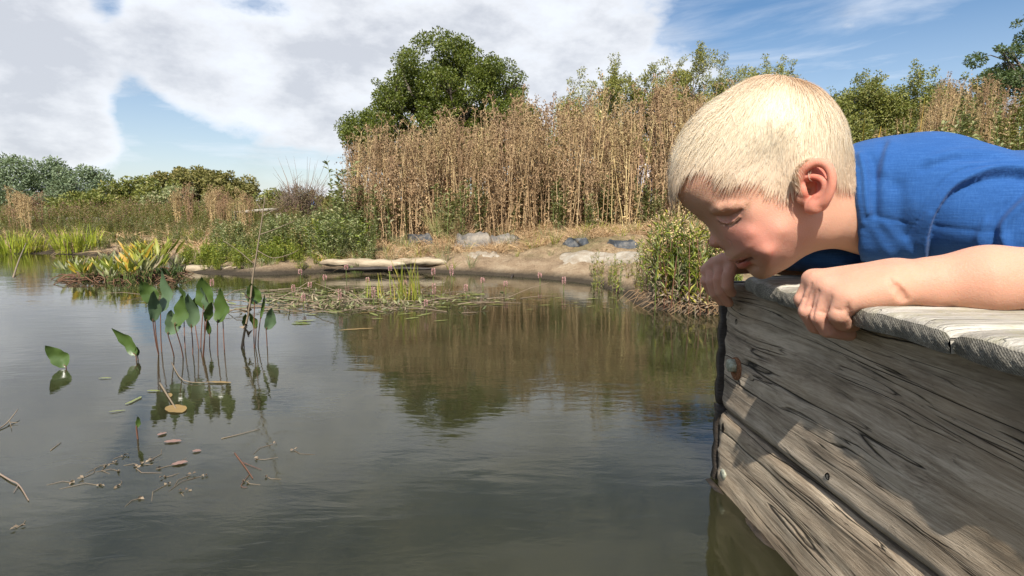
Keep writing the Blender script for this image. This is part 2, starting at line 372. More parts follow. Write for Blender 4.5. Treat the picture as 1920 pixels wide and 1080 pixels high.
def endgrain(name):
    """plank: weathered upper side, sawn end with rings"""
    m = woodmat(name, 0, (.19, .168, .135), (.37, .335, .275), (.57, .53, .455), crack=.7, green=.55, seed=7.7); t = NT(m)
    top = t.b.inputs['Base Color'].links[0].from_socket; tb = t.b.inputs['Normal'].links[0].from_socket
    g = t.n('ShaderNodeNewGeometry'); tc = t.n('ShaderNodeTexCoord'); oi = t.n('ShaderNodeObjectInfo')
    sx = t.n('ShaderNodeSeparateXYZ', {0: tc.outputs['Normal']}); isend = t.n('ShaderNodeMapRange', {0: t.math('ABSOLUTE', sx.outputs[0]), 1: .45, 2: .75}).outputs[0]
    rr = t.math('MULTIPLY', oi.outputs['Random'], 60.0)
    mp = t.n('ShaderNodeMapping', {'Vector': tc.outputs['Object'], 'Scale': (.12, 1, 1), 'Rotation': (.75, 0, 0)})
    wav = t.n('ShaderNodeTexWave', {'Vector': mp.outputs[0], 'Scale': 230.0, 'Distortion': 1.3, 'Detail': 3.0, 'Detail Scale': 1.2, 'Phase Offset': rr}, wave_type='BANDS', bands_direction='Y')
    sp = t.noise(tc.outputs['Object'], 900, 4, .7); bl = t.noise(tc.outputs['Object'], 60, 4, .6); bl2 = t.noise(tc.outputs['Object'], 28, 3, .6)
    f = t.math('ADD', t.math('MULTIPLY', wav.outputs['Fac'], .14), t.math('MULTIPLY', sp, .90))
    c = t.ramp(f, [(.28, (.045, .040, .032)), (.50, (.20, .18, .145)), (.74, (.46, .42, .34))])
    c = t.mix(t.math('MULTIPLY', t.math('SUBTRACT', bl, .46), 3.2, clamp=True), c, (.085, .078, .062)); c = t.mix(t.math('MULTIPLY', t.math('SUBTRACT', bl2, .50), 2.6, clamp=True), c, (.40, .36, .22))
    t.l(t.mix(isend, top, c), t.b.inputs['Base Color'])
    hb = t.bump(t.math('ADD', t.math('MULTIPLY', wav.outputs['Fac'], .2), sp), .7, .0013)
    t.l(t.n('ShaderNodeMix', {0: isend, 4: tb, 5: hb}, data_type='VECTOR').outputs[1], t.b.inputs['Normal'])
    return m
M_plank = endgrain('grey_deck_plank')
M_rust = mat('rusty_steel', (.20, .085, .04), .75, .4, .5); t = NT(M_rust); nn_ = t.noise(t.coord('Object'), 500, 5, .7)
t.l(t.ramp(nn_, [(.3, (.06, .03, .018)), (.5, (.24, .10, .045)), (.7, (.42, .23, .12))]), t.b.inputs['Base Color']); t.l(t.bump(nn_, .6, .0008), t.b.inputs['Normal'])
M_zinc = mat('dull_zinc', (.42, .42, .33), .55, .5, .35); t = NT(M_zinc); nn_ = t.noise(t.coord('Object'), 400, 5, .7)
t.l(t.ramp(nn_, [(.3, (.17, .15, .09)), (.5, (.36, .37, .28)), (.7, (.58, .58, .47))]), t.b.inputs['Base Color']); t.l(t.bump(nn_, .4, .0006), t.b.inputs['Normal'])
M_darkwood = mat('wet_dark_wood', (.03, .024, .018), .5, .4); t = NT(M_darkwood); nn_ = t.noise(t.coord('Object', (60, 60, 400)), 1, 5, .7)
t.l(t.ramp(nn_, [(.3, (.010, .008, .006)), (.6, (.05, .037, .026)), (.8, (.12, .09, .06))]), t.b.inputs['Base Color']); t.l(t.bump(nn_, .8, .003), t.b.inputs['Normal'])

DECK = empty('boardwalk', (.60, .25, 0), 0, 'weathered grey timber boardwalk with planks on top and thick boards down its side', 'boardwalk')
bpy.context.view_layer.update()
DW = Matrix.Translation(DECK.location).inverted()
def put(o, M, par=DECK):                 # world matrix given, parent is unrotated
    o.parent = par
    o.matrix_parent_inverse = Matrix.Identity(4); o.matrix_basis = (DW if par is DECK else Matrix.Identity(4)) @ M; return o
def nz(x, y=0, z=0, s=0):               # cheap smooth noise
    return (np.sin(x*1.0+s)+np.sin(x*2.3+1.7*s+y*1.9)*.6+np.sin(x*5.1+s*.3+z*3.1+y*4.2)*.35+np.sin(x*11.3-y*7.7+z*5+s)*.2)/2.15
def board(name, L, H, T, material, seed, y0, z0, ragged=.0, inset=0.0, par=DECK):
    """a thick board on edge: local x runs along the edge towards us, z up, y into the boardwalk"""
    nx, nzz = 220, 34; xs = np.linspace(0, L, nx); zs = np.linspace(0, H, nzz)
    X, Z = np.meshgrid(xs, zs, indexing='ij')
    def edge(Zr):                          # rounded arrises
        d = np.minimum(Zr, H-Zr); return .0045*np.exp(-(d/.0028))
    knot = .0016*np.exp(-(((X-.10)/.03)**2+((Z-H*.4)/.02)**2))
    Y = edge(Z)+.0011*nz(Z*260+X*8, X*9, 0, seed)+.0009*nz(X*30, Z*40, 0, seed+2)-knot
    Y = Y+.006*np.exp(-X/.0035)*(1+.5*np.sin(Z*190+seed))                       # worn end
    zz = Z+np.where(Z <= zs[1], ragged*(nz(X*38, 0, 0, seed)+.5*nz(X*140, 0, 0, seed))*.5, 0)+.0012*nz(X*14, 0, 0, seed+5)*(Z/H)
    x2 = X+np.where(X <= xs[0], -.0035*nz(Z*160, 0, 0, seed+1), 0)
    mb = MB(); V = np.stack([x2, Y, zz], -1)
    idx = np.arange(nx*nzz).reshape(nx, nzz); F = np.stack([idx[:-1, :-1], idx[1:, :-1], idx[1:, 1:], idx[:-1, 1:]], -1).reshape(-1, 4); mb.add(V.reshape(-1, 3), F)
    # back, top, bottom, ends
    ring = np.concatenate([idx[:, 0], idx[-1, 1:], idx[::-1, -1][1:], idx[0, ::-1][1:-1]]); RV = V.reshape(-1, 3)[ring]; B = RV.copy(); B[:, 1] = T
    k = mb.addv(np.concatenate([RV, B])); n = len(ring); j = np.arange(n); mb.F4.append(np.stack([k+(j+1) % n, k+j, k+n+j, k+n+(j+1) % n], 1))
    c = mb.addv([[L/2, T, H/2]]); mb.F3.append(np.stack([np.full(n, c), k+n+(j+1) % n, k+n+j], 1))
    o = mb.build(name, material, None, True)
    # local x -> towards us along the edge ; y -> into the deck ; z up
    ex = Vector(-UD); ey = Vector(-UN); P0 = Vector((facex(y0), y0, z0))-Vector(UN)*(-0.0)
    M = Matrix.Translation(P0+Vector(-UN)*inset) @ Matrix(((ex.x, ey.x, 0, 0), (ex.y, ey.y, 0, 0), (0, 0, 1, 0), (0, 0, 0, 1)))
    put(o, M, par)
    md = o.modifiers.new('edge', 'EDGE_SPLIT'); md.split_angle = math.radians(50)
    return o
upper = board('side_board', 1.55, .1580, .040, M_beam, 1.0, .690, .1000)
lower = board('side_board', 1.56, .1600, .040, M_beam2, 3.0, .6925, -.0635, ragged=.0)
lower['label'] = 'lower side board, paler, standing in the water'; upper['label'] = 'upper grey side board with long cracks and a bolt'
# dark wet batten showing along the waterline, and the rough inner end
mb = MB(); 
def bar(mb, P, Q, w, h, up=(0, 0, 1)):
    P = np.array(P, float); Q = np.array(Q, float); D = unit(Q-P); S = unit(np.cross(D, up))*w/2; U = unit(np.cross(S, D))*h/2
    V = [P-S-U, P+S-U, P+S+U, P-S+U, Q-S-U, Q+S-U, Q+S+U, Q-S+U]; mb.add(V, [[0, 3, 2, 1], [4, 5, 6, 7], [0, 1, 5, 4], [1, 2, 6, 5], [2, 3, 7, 6], [3, 0, 4, 7]])
def fp(y, out=0.0, z=0.0): return np.array([facex(y), y, z])+UN*out
q = [fp(y, .0035+.0018*math.sin(y*31)+.0012*math.sin(y*93), -.006+.0015*math.sin(y*47)) for y in np.linspace(.70, -.85, 60)]
mb = MB(); mb.tube(np.array(q), [.0065+.0012*math.sin(i*1.7) for i in range(60)], 7)
wb = mb.build('waterline_batten', M_darkwood, None, True); put(wb, Matrix.Identity(4))
for zc, hh in ((.180, .156), (.020, .158)):
    mb = MB(); P = fp(.698, -.021, zc); n_ = 14
    zs = np.linspace(-hh/2, hh/2, n_); V = []; 
    for i, z in enumerate(zs):
        for (dx, dy) in ((-.019, 0), (.020, 0), (.020, .011), (-.019, .011)):
            V.append(P-UN*dx*1.0+UD*(dy+.0035*math.sin(i*2.1+dx*90))+np.array([0, 0, z]))
    F = []
    for i in range(n_-1):
        for j in range(4): F.append([i*4+j, i*4+(j+1) % 4, i*4+4+(j+1) % 4, i*4+4+j])
    F += [[3, 2, 1, 0], [(n_-1)*4, (n_-1)*4+1, (n_-1)*4+2, (n_-1)*4+3]]; mb.add(V, F)
    o = mb.build('end_strip', M_darkwood, None); put(o, Matrix.Identity(4))
# far side of the corner, carried round, with a post and joist beneath so that the boardwalk stands
for z0, h_ in ((.1815, .152), (.0185, .152)):
    mb = MB(); bar(mb, [.30, .672, z0], [1.60, .672, z0], .030, h_); put(mb.build('rear_board', M_beam, None), Matrix.Identity(4))
for xx in (.33, 1.45):
    for yy in (.60, -.70):
        mb = MB(); bar(mb, [xx, yy, -.30], [xx, yy, .255], .045, .045, (0, 1, 0)); put(mb.build('post', M_darkwood, None), Matrix.Identity(4))
# the planks
PW = .0958
def plank(i):
    y1 = .6138-i*PW; w = PW-.0035; L = 1.42; n = 64
    rng = np.random.default_rng(40+i)
    # cross-section across the width with worn shallow grooves, and a sawn end that is not quite straight
    ny = 41; ys = np.linspace(-w/2, w/2, ny); e = np.minimum(ys+w/2, w/2-ys)
    g = (i == 1 or i >= 2)
    topz = ZT-.0032*np.exp(-e/.0030)-.0011*(.5-.5*np.cos(2*math.pi*(ys+w/2)/(w/3.0)))-.0004*rng.random(ny)
    botz = np.full(ny, ZU)+.0006*np.sin(ys*80+i)+.0008*np.exp(-e/.003)
    over = [-.0010, .0022, .0006, .0032, .0, .0026][i % 6]
    tilt = [.25, -.04, .03, .05, -.03, .04][i % 6]
    xs = np.concatenate([[0, .0015, .004, .009], np.linspace(.018, L, n)])
    V = []; 
    for a, x in enumerate(xs):
        dip = .0030*math.exp(-x/.0035)                                  # worn arris at the end
        roll = np.exp(-x/.006)*.0007*(1+np.sin(ys*170+i*2))
        xoff = -over*(1)+(tilt*np.maximum(ys+.0, 0) if i == 0 else tilt*ys*.5)+(.0006*np.sin(ys*110+i)+.0003*np.sin(ys*320+2*i))*math.exp(-x/.05)
        if a < 4: xoff = xoff+0
        wob = .0007*nz(x*22, ys*60, 0, i)
        V.append(np.stack([x+xoff-(0 if a else -.0), ys, topz-dip-roll+wob], 1))
    for a, x in enumerate(xs):
        xoff = -over+(tilt*np.maximum(ys, 0) if i == 0 else tilt*ys*.5)+(.0006*np.sin(ys*110+i)+.0003*np.sin(ys*320+2*i))*math.exp(-x/.05)
        V.append(np.stack([x+xoff+.0016*math.exp(-x/.001), ys, botz], 1))
    V = np.array(V); m_ = len(xs); V = V.reshape(2*m_, ny, 3)
    I = np.arange(2*m_*ny).reshape(2*m_, ny); mb = MB()
    T_ = I[:m_]; B_ = I[m_:]
    F = [np.stack([T_[:-1, :-1], T_[1:, :-1], T_[1:, 1:], T_[:-1, 1:]], -1).reshape(-1, 4), np.stack([B_[:-1, :-1], B_[:-1, 1:], B_[1:, 1:], B_[1:, :-1]], -1).reshape(-1, 4),
         np.stack([T_[:-1, 0], B_[:-1, 0], B_[1:, 0], T_[1:, 0]], -1), np.stack([T_[:-1, -1], T_[1:, -1], B_[1:, -1], B_[:-1, -1]], -1),
         np.stack([T_[-1, :-1], B_[-1, :-1], B_[-1, 1:], T_[-1, 1:]], -1)]
    VV_ = V.reshape(-1, 3)
    # sawn end: a finer sheet of its own between upper and lower arris
    k = len(VV_); ne = 9; E = []
    for j in range(ne):
        f = j/(ne-1); p = V[0]*(1-f)+V[m_]*f; bulge = -.0013*math.sin(math.pi*f); p = p.copy(); p[:, 0] += bulge+.0005*np.sin(ys*700+j*1.3+i)*math.sin(math.pi*f); E.append(p)
    E = np.array(E); J = k+np.arange(ne*ny).reshape(ne, ny); F.append(np.stack([J[:-1, :-1], J[:-1, 1:], J[1:, 1:], J[1:, :-1]], -1).reshape(-1, 4))
    mb.add(np.concatenate([VV_, E.reshape(-1, 3)]), np.concatenate(F))
    o = mb.build('plank', M_plank, None, True); yc = y1-PW/2
    ang = math.atan(SL)
    put(o, Matrix.Translation((edgex(yc), yc, 0)) @ Matrix.Rotation(0.0, 4, 'Z'))
    md = o.modifiers.new('edge', 'EDGE_SPLIT'); md.split_angle = math.radians(38)
    # shear so the end follows the edge line
    me = o.data; co = np.zeros(len(me.vertices)*3, np.float32); me.vertices.foreach_get('co', co); co = co.reshape(-1, 3); co[:, 0] -= SL*co[:, 1]*np.exp(-co[:, 0]/.2); me.vertices.foreach_set('co', co.ravel())
    for xx in (.035, .30, .62, .98, 1.30):
        for yy in (-.026, .026):
            s = MB(); a = np.arange(10)*2*math.pi/10; r = .0034
            V = np.concatenate([[[0, 0, .0004]], np.stack([r*.45*np.cos(a), r*.45*np.sin(a), 0*a-.0001], 1), np.stack([r*np.cos(a), r*np.sin(a), 0*a+.0006], 1), np.stack([r*np.cos(a), r*np.sin(a), 0*a-.002], 1)])
            F = [[0, 1+j, 1+(j+1) % 10] for j in range(10)]; s.add(V, F); s.F4.append(np.array([[1+j, 11+j, 11+(j+1) % 10, 1+(j+1) % 10] for j in range(10)]+[[11+j, 21+j, 21+(j+1) % 10, 11+(j+1) % 10] for j in range(10)]))
            if xx == .035 and i in (3,): continue
            so = link('screw', s.mesh('screw'), M_rust, o); so.location = (xx, yy, ZT-.0016)
    return o
for i in range(14): plank(i)
# bolts through the side boards
def hexbolt(y, z, r=.0085, flush=False):
    o = MB(); a = np.arange(6)*math.pi/3+.3; hh = .0062
    V = np.concatenate([np.stack([r*np.cos(a), r*np.sin(a), 0*a], 1), np.stack([r*np.cos(a), r*np.sin(a), 0*a+hh-.0012], 1), np.stack([r*.86*np.cos(a), r*.86*np.sin(a), 0*a+hh], 1), [[0, 0, hh+.0003]]])
    o.add(V, [[18, 12+j, 12+(j+1) % 6] for j in range(6)]); o.F4.append(np.array([[j, (j+1) % 6, 6+(j+1) % 6, 6+j] for j in range(6)]+[[6+j, 6+(j+1) % 6, 12+(j+1) % 6, 12+j] for j in range(6)]))
    ez = Vector(UN); ex = Vector(-UD); ey = Vector((0, 0, 1))
    B = Matrix(((ex.x, ey.x, ez.x, 0), (ex.y, ey.y, ez.y, 0), (ex.z, ey.z, ez.z, 0), (0, 0, 0, 1)))
    P = Vector(fp(y, .0022 if not flush else -.004, z)); bo = o.build('bolt', M_zinc, None); put(bo, Matrix.Translation(P) @ B)
    w = MB(); n = 32; a = np.arange(n)*2*math.pi/n; R1, R0 = .0135, .0050
    V = np.concatenate([np.stack([R1*np.cos(a), R1*np.sin(a), 0*a-.0026], 1), np.stack([R1*np.cos(a), R1*np.sin(a), 0*a-.0004], 1), np.stack([(R1-.0012)*np.cos(a), (R1-.0012)*np.sin(a), 0*a], 1), np.stack([R0*np.cos(a), R0*np.sin(a), 0*a], 1)])
    V[:, :2] += np.array([.0036, -.0030])
    F = [[r_*n+j, r_*n+(j+1) % n, (r_+1)*n+(j+1) % n, (r_+1)*n+j] for r_ in range(3) for j in range(n)]; w.add(V, F); wo = w.build('washer', M_rust, None); wo.parent = bo
    # counterbore shade ring: a shallow cut lip of rotted wood
    return bo
hexbolt(.6525, .1645); hexbolt(.668, .022, .0070, True)
M_hole = mat('hole_lining', (.012, .010, .008), .9, .1)
def hole(y, z, ry, rz, d=.0012):
    a = np.linspace(0, 2*math.pi, 25)[:-1]; mb = MB(); n = 24
    def P(rr, out): return np.stack([fp(y, 0, z)-UD*rr*ry*math.cos(q)*(1+.12*math.sin(3*q+y*90))+np.array([0, 0, rr*rz*math.sin(q)])+UN*out for q in a])
    V = np.concatenate([P(1.25, .0002), P(1.0, d), P(.82, -.0002), P(.7, -.002)]); F = [[r_*n+j, r_*n+(j+1) % n, (r_+1)*n+(j+1) % n, (r_+1)*n+j] for r_ in range(3) for j in range(n)]
    mb.add(V, F); c = mb.addv([fp(y, -.002, z)]); mb.F3.append(np.array([[c, 3*n+(j+1) % n, 3*n+j] for j in range(n)]))
    o = mb.build('knot_hole', M_hole, None, True); put(o, Matrix.Identity(4))
hole(.676, .079, .0022, .0052); hole(.655, .216, .0020, .0030); hole(.640, .146, .0022, .0040); hole(.47, .115, .0024, .0026)
# ================================================================== the boy
PSI = math.radians(18)
HA = np.array([math.cos(PSI), -math.sin(PSI), 0]); HB = np.array([0, 0, -1.]); HC = np.array([-math.sin(PSI), -math.cos(PSI), 0])
HO = at(1440, 340, 0.545)
def Lc(u, v, c=0.0):
    d = ray(u, v); t = (c-(CP-HO)@HC)/(d@HC); P = CP+d*t-HO
    return np.array([P@HA, P@HB, c])
def L2(u, v, c=0.0): p = Lc(u, v, c); return (p[0], p[1])
def l2w(V): return HO+V[:, :1]*HA+V[:, 1:2]*HB+V[:, 2:3]*HC
SKULL = [(1263, 345), (1270, 370), (1284, 387.5), (1300, 401), (1314, 411), (1325, 421), (1336, 434), (1345, 448), (1353, 460), (1358, 468), (1359.5, 475), (1361.5, 481), (1363.5, 486), (1370, 489.5), (1379, 492), (1383, 497), (1390, 501.5), (1398, 503), (1402, 507), (1407, 513.6), (1416, 520), (1427, 523), (1440, 520), (1457, 511.5), (1476, 501), (1497, 486), (1522, 470), (1548, 450), (1572, 415), (1582, 375), (1588, 340), (1590, 305), (1582, 268), (1568, 232), (1548, 200), (1520, 174), (1485, 158), (1452, 151), (1422, 155), (1390, 168), (1357, 191), (1324, 221), (1297, 256), (1275, 295), (1264, 325)]
NOSE = [(1311, 408), (1322, 414), (1329, 423), (1332, 431), (1332.5, 439), (1330, 447), (1328.3, 454), (1330, 460), (1335, 463.5), (1343, 465.5), (1352, 464.5), (1359, 468), (1366, 470), (1380, 455), (1375, 428), (1345, 405), (1325, 400)]
WP = [(1450, 240, 69), (1545, 250, 66), (1350, 245, 62), (1298, 330, 53), (1500, 340, 64), (1390, 350, 60), (1330, 380, 55), (1300, 395, 52), (1400, 400, 60), (1450, 430, 62), (1520, 420, 55), (1480, 475, 50), (1425, 465, 60), (1386, 452, 56), (1398, 434, 62), (1360, 440, 44), (1365, 480, 34), (1425, 508, 32), (1392, 494, 33), (1580, 300, 57), (1565, 420, 44), (1450, 495, 46), (1420, 170, 62)]
RP = [(1450, 240, 72), (1550, 250, 62), (1350, 250, 66), (1290, 340, 54), (1520, 350, 62), (1320, 400, 44), (1350, 450, 34), (1370, 485, 25), (1425, 515, 24), (1400, 500, 22), (1460, 500, 30), (1520, 460, 30), (1580, 350, 50), (1430, 430, 50), (1410, 165, 66)]
def idw(A, B, P, p=2.6):
    num = 0; den = 0
    for u, v, w in P:
        a, b = L2(u, v, 0.0); k = 1.0/((np.hypot(A-a, B-b)+0.006)**p); num = num+k*w; den = den+k
    return num/den/1000.0
def gauss2(A, B, u, v, c, s, s2=None, rot=0.0):
    a, b = L2(u, v, c); s2 = s2 or s; x, y = A-a, B-b; cr, sr = math.cos(rot), math.sin(rot)
    return np.exp(-0.5*(((x*cr+y*sr)/s)**2+((-x*sr+y*cr)/s2)**2))
def samp(G, V):
    q = (V-G.lo)/G.h; i = np.clip(q.astype(int), 0, np.array(G.n)-2); f = np.clip(q-i, 0, 1)
    out = 0
    for a in (0, 1):
        for b in (0, 1):
            for c in (0, 1):
                w = (f[:, 0] if a else 1-f[:, 0])*(f[:, 1] if b else 1-f[:, 1])*(f[:, 2] if c else 1-f[:, 2])
                out = out+w*G.F[i[:, 0]+a, i[:, 1]+b, i[:, 2]+c]
    return out
def grad(G, V, e=0.002):
    g = np.stack([samp(G, V+np.eye(3)[k]*e)-samp(G, V-np.eye(3)[k]*e) for k in range(3)], 1); return unit(g)
def onskin(G, u, v, off=0.0):
    """where the line of sight through a place meets the head, in the head's own axes"""
    d = ray(u, v); dl = np.array([d@HA, d@HB, d@HC]); cl = np.array([(CP-HO)@HA, (CP-HO)@HB, (CP-HO)@HC])
    t = (np.linspace(.086, -.01, 420)-cl[2])/dl[2]; Q = cl+t[:, None]*dl; f = samp(G, Q); k = np.argmax(f < 0)
    if not (f < 0).any() or k == 0: return Lc(u, v, 0.0)
    w = f[k-1]/(f[k-1]-f[k]+1e-9); p = Q[k-1]*(1-w)+Q[k]*w
    return p+grad(G, p[None])[0]*off
SAVE = {}
HAIRLINE = [(1240, 322), (1262, 330), (1290, 318), (1312, 303), (1334, 300), (1352, 318), (1366, 338), (1385, 336), (1410, 329), (1445, 341), (1462, 352), (1474, 356), (1488, 344), (1497, 322), (1512, 307), (1533, 297), (1553, 303), (1566, 322), (1580, 332), (1630, 338), (1650, 60), (1200, 60)]
def build_head():
    h = 0.00092
    lo = [-0.108, -0.112, -0.086]; hi = [0.135, 0.112, 0.088]
    G = Grid(lo, hi, h)
    A, B = np.meshgrid(G.ax[0], G.ax[1], indexing='ij'); C = G.ax[2][None, None, :]
    def d2(poly, bl):
        P = catmull([L2(u, v) for u, v in poly], 5, True); Q = [tuple(p) for p in P]
        d = poly_d(A, B, Q+[Q[0]]); d[poly_inside(A, B, Q)] *= -1
        return gblur(d, bl) if bl else d
    D = d2(SKULL, 1.2); W = gblur(idw(A, B, WP), 3); R = gblur(idw(A, B, RP), 3)
    g = lambda *a, **k: gauss2(A, B, *a, **k)
    # modelling of the cheek, brow, socket, mouth surround as changes of half-width
    W = W - 0.0072*g(1364, 411, .034, .0085, .0065, .1) + 0.0022*g(1352, 391, .036, .012, .004, .35) + 0.0025*g(1372, 437, .038, .010) + 0.003*g(1430, 462, .045, .014) \
        - 0.0022*g(1388, 470, .032, .009, .004, 1.1) + 0.0022*g(1386, 475, .026, .006) - 0.0026*g(1410, 487, .026, .0035) + 0.002*g(1425, 486, .03, .007) - 0.0016*g(1408, 503, .018, .006, .003, -.4) + 0.002*g(1424, 508, .02, .008)
    # lines: lid crease, lower lid, naso-labial, chin crease, jaw crease
    def groove(pts, c, w, amp, close=0):
        nonlocal W
        P = [tuple(p) for p in catmull([L2(u, v, c) for u, v in pts], 6)]; W = W-amp*np.exp(-(poly_d(A, B, P)/w)**2)
    groove([(1372, 446), (1381, 458), (1392, 472), (1408, 480)], .035, .0045, .0004)
    groove([(1408, 478), (1413, 485), (1410, 495)], .026, .0022, .0010)
    groove([(1430, 503), (1448, 494), (1462, 484)], .03, .0022, .0007)
    Rr = R[:, :, None]; Wc = W[:, :, None]
    F = np.sqrt(np.maximum(D[:, :, None]+Rr, 0)**2+(C*Rr/Wc)**2)-Rr
    F *= np.clip(Wc/Rr, .6, 1.0)
    G.F = F.astype(np.float32)
    Dn = d2(NOSE, 0.6); Wn = 0.0072+0.0028*g(1340, 456, 0, .006)+0.004*g(1372, 440, 0, .010); Rn = 0.0085
    Fn = np.sqrt(np.maximum(Dn[:, :, None]+Rn, 0)**2+(C*Rn/Wn[:, :, None])**2)-Rn
    G.F = smin(G.F, Fn.astype(np.float32), 0.0050)
    I = np.eye(3)
    def rot(th): c, s = math.cos(th), math.sin(th); return np.array([[c, s, 0], [-s, c, 0], [0, 0, 1]])
    for sg in (1, -1):
        def P(u, v, c): p = Lc(u, v, c); p[2] *= sg; return p
        # nostril wing, nostril
        G.ell(P(1360, 456.5, .0095), (.0058, .0048, .0042), rot(.5), k=.0028)
        # closed eye: ball under the lids
        G.ell(P(1369, 407, .0240), (.0125, .0100, .0125), rot(.15), k=.0035)
        if sg == 1:
            T = lambda pts, off: [onskin(G, u, v, off) for u, v in pts]
            lid = T([(1347, 411), (1355, 416), (1366, 418), (1377, 414), (1387, 406.5)], .0002)
            low = T([(1349, 415.5), (1357, 421), (1368, 422.5), (1380, 417.5), (1388, 410)], -.0001)
            cre = T([(1342, 404), (1353, 407), (1366, 406.5), (1380, 400), (1392, 392)], .0001)
            brow = T([(1338, 396), (1352, 391), (1370, 387), (1390, 386)], -.0010)
            bag = T([(1352, 427), (1366, 431), (1380, 426)], -.0004)
            up = T([(1366, 486.2), (1370, 487), (1380, 488), (1391, 486.5), (1400, 484.8)], -.0012)
            lw = T([(1386.5, 498.5), (1388, 498), (1393, 496.5), (1399, 492.5)], -.0020)
            mo = T([(1373, 491.5), (1379, 491.2), (1386, 490.5), (1395, 488.5), (1404.5, 484.8)], -.0004)
            col = T([(1358, 470), (1366, 474), (1380, 478)], 0.0)
            ala = T([(1364, 448.5), (1370, 454), (1372.5, 461)], .0002); nos = onskin(G, 1351, 464.6, -.0006)
            nl = T([(1374, 452), (1383, 464), (1394, 473)], .0003); mc = T([(1407, 480), (1409.5, 486), (1406, 492)], .0002); ch = T([(1404, 503), (1410, 500), (1417, 499)], .0002)
            SAVE.update(lid=lid, low=low, cre=cre, up=up, lw=lw, mo=mo, nos=nos, ala=ala)
        def MR(L): return [p*np.array([1, 1, sg]) for p in L]
        G.chain(MR(brow), [.0012, .0017, .0017, .0012], k=.007)
        G.chain(MR(lid), [.0009, .0013, .0015, .0013, .0008], k=.0022)
        G.chain(MR(low), [.0008, .0010, .0010, .0009, .0006], k=.0010, sub=True)
        G.chain(MR(cre), [.0005, .0008, .0009, .0009, .0005], k=.0018, sub=True)
        G.chain(MR(up), [.0022, .0022, .0019, .0015, .0008], k=.0020)
        G.chain(MR(lw), [.0040, .0038, .0032, .0016], k=.0026)
        G.chain(MR(mo), [.0018, .0018, .0016, .0012, .0007], k=.0008, sub=True)
        G.chain([p+np.array([.003, -.0005, 0]) for p in MR(mo[:4])], [.0018, .0018, .0014, .0008], k=.001, sub=True)
        G.chain(MR(ala), [.0003, .0006, .0005], k=.0014, sub=True)
        G.ell(MR([nos])[0], (.0028, .0017, .0017), rot(.3), k=.0008, sub=True)
        G.chain(MR(mc), [.0006, .0009, .0006], k=.003, sub=True); G.chain(MR(ch), [.0005, .0009, .0005], k=.004, sub=True)
        # ear: base, rim, inner fold, bowl, tragus, lobe
        E = lambda u, v, c: P(u, v, c)
        G.ell(E(1529, 350, .0650), (.0125, .0215, .0060), rot(-.28)@np.array([[1, 0, -.22], [0, 1, 0], [.22, 0, 1]]), k=.004)
        G.ell(E(1523, 350, .0735), (.0100, .0150, .0055), rot(-.25), k=.0025, sub=True)          # bowl
        G.ell(E(1534, 322, .0765), (.0125, .0060, .0042), rot(.12), k=.0025, sub=True)
        rim = catmull([E(*q) for q in [(1501, 350, .0665), (1499, 337, .0695), (1503, 323, .0720), (1515, 311, .0745), (1532, 304.5, .0765), (1547, 308, .0785), (1557, 321, .0800), (1560, 341, .0805), (1555, 362, .0785), (1546, 379, .0755)]], 3)
        G.chain(rim, list(np.interp(np.linspace(0, 1, len(rim)), [0, .15, .5, .8, 1], [.0022, .0026, .0031, .0029, .0034])), k=.0018)
        G.ell(E(1533, 383, .0725), (.0068, .0072, .0036), rot(.6), k=.004)
        G.ell(E(1520, 390, .0690), (.0050, .0050, .0032), k=.004)
        anti = catmull([E(*q) for q in [(1510, 333, .0700), (1524, 331, .0725), (1539, 335, .0755), (1547, 347, .0770), (1543, 362, .0755), (1530, 371, .0725)]], 3)
        G.chain(anti, list(np.linspace(.0014, .0024, len(anti))), k=.0022)
        G.ell(E(1508, 358, .0690), (.0040, .0058, .0036), rot(-.3), k=.0022); G.ell(E(1505, 372, .0640), (.0050, .0050, .0045), k=.003)                     # tragus; second lump added to plug the ear gap where sun leaked through
        G.ell(E(1518, 354, .0660), (.0050, .0060, .0060), k=.0015, sub=True)
        # neck muscles
    w2l = lambda Pw: np.array([(Pw-HO)@HA, (Pw-HO)@HB, (Pw-HO)@HC])
    n0 = Lc(1552, 384, -.004); n1 = w2l(at(1700, 400, .565))
    G.cap(n0, n1, .0350, .0450, k=.020, pad=.03)
    G.cap(Lc(1560, 415, .016), w2l(at(1650, 432, .535)), .012, .022, k=.022, pad=.03)
    G.F[-1] = 1; G.F[:, :, 0] = 1; G.F[:, :, -1] = 1
    return G
def hit(G, u, v, off=0.0, y0=.30, y1=.80):
    d = ray(u, v); t = np.linspace(y0, y1, 900)/d[1]; Q = CP+t[:, None]*d; inb = ((Q > G.lo) & (Q < G.lo+(np.array(G.n)-1)*G.h)).all(1); f = np.where(inb, samp(G, Q), 1.); k = int(np.argmax(f < 0)); return Q[k]+grad(G, Q[k:k+1])[0]*off
HEAD = build_head()
hv, hf = HEAD.mesh()
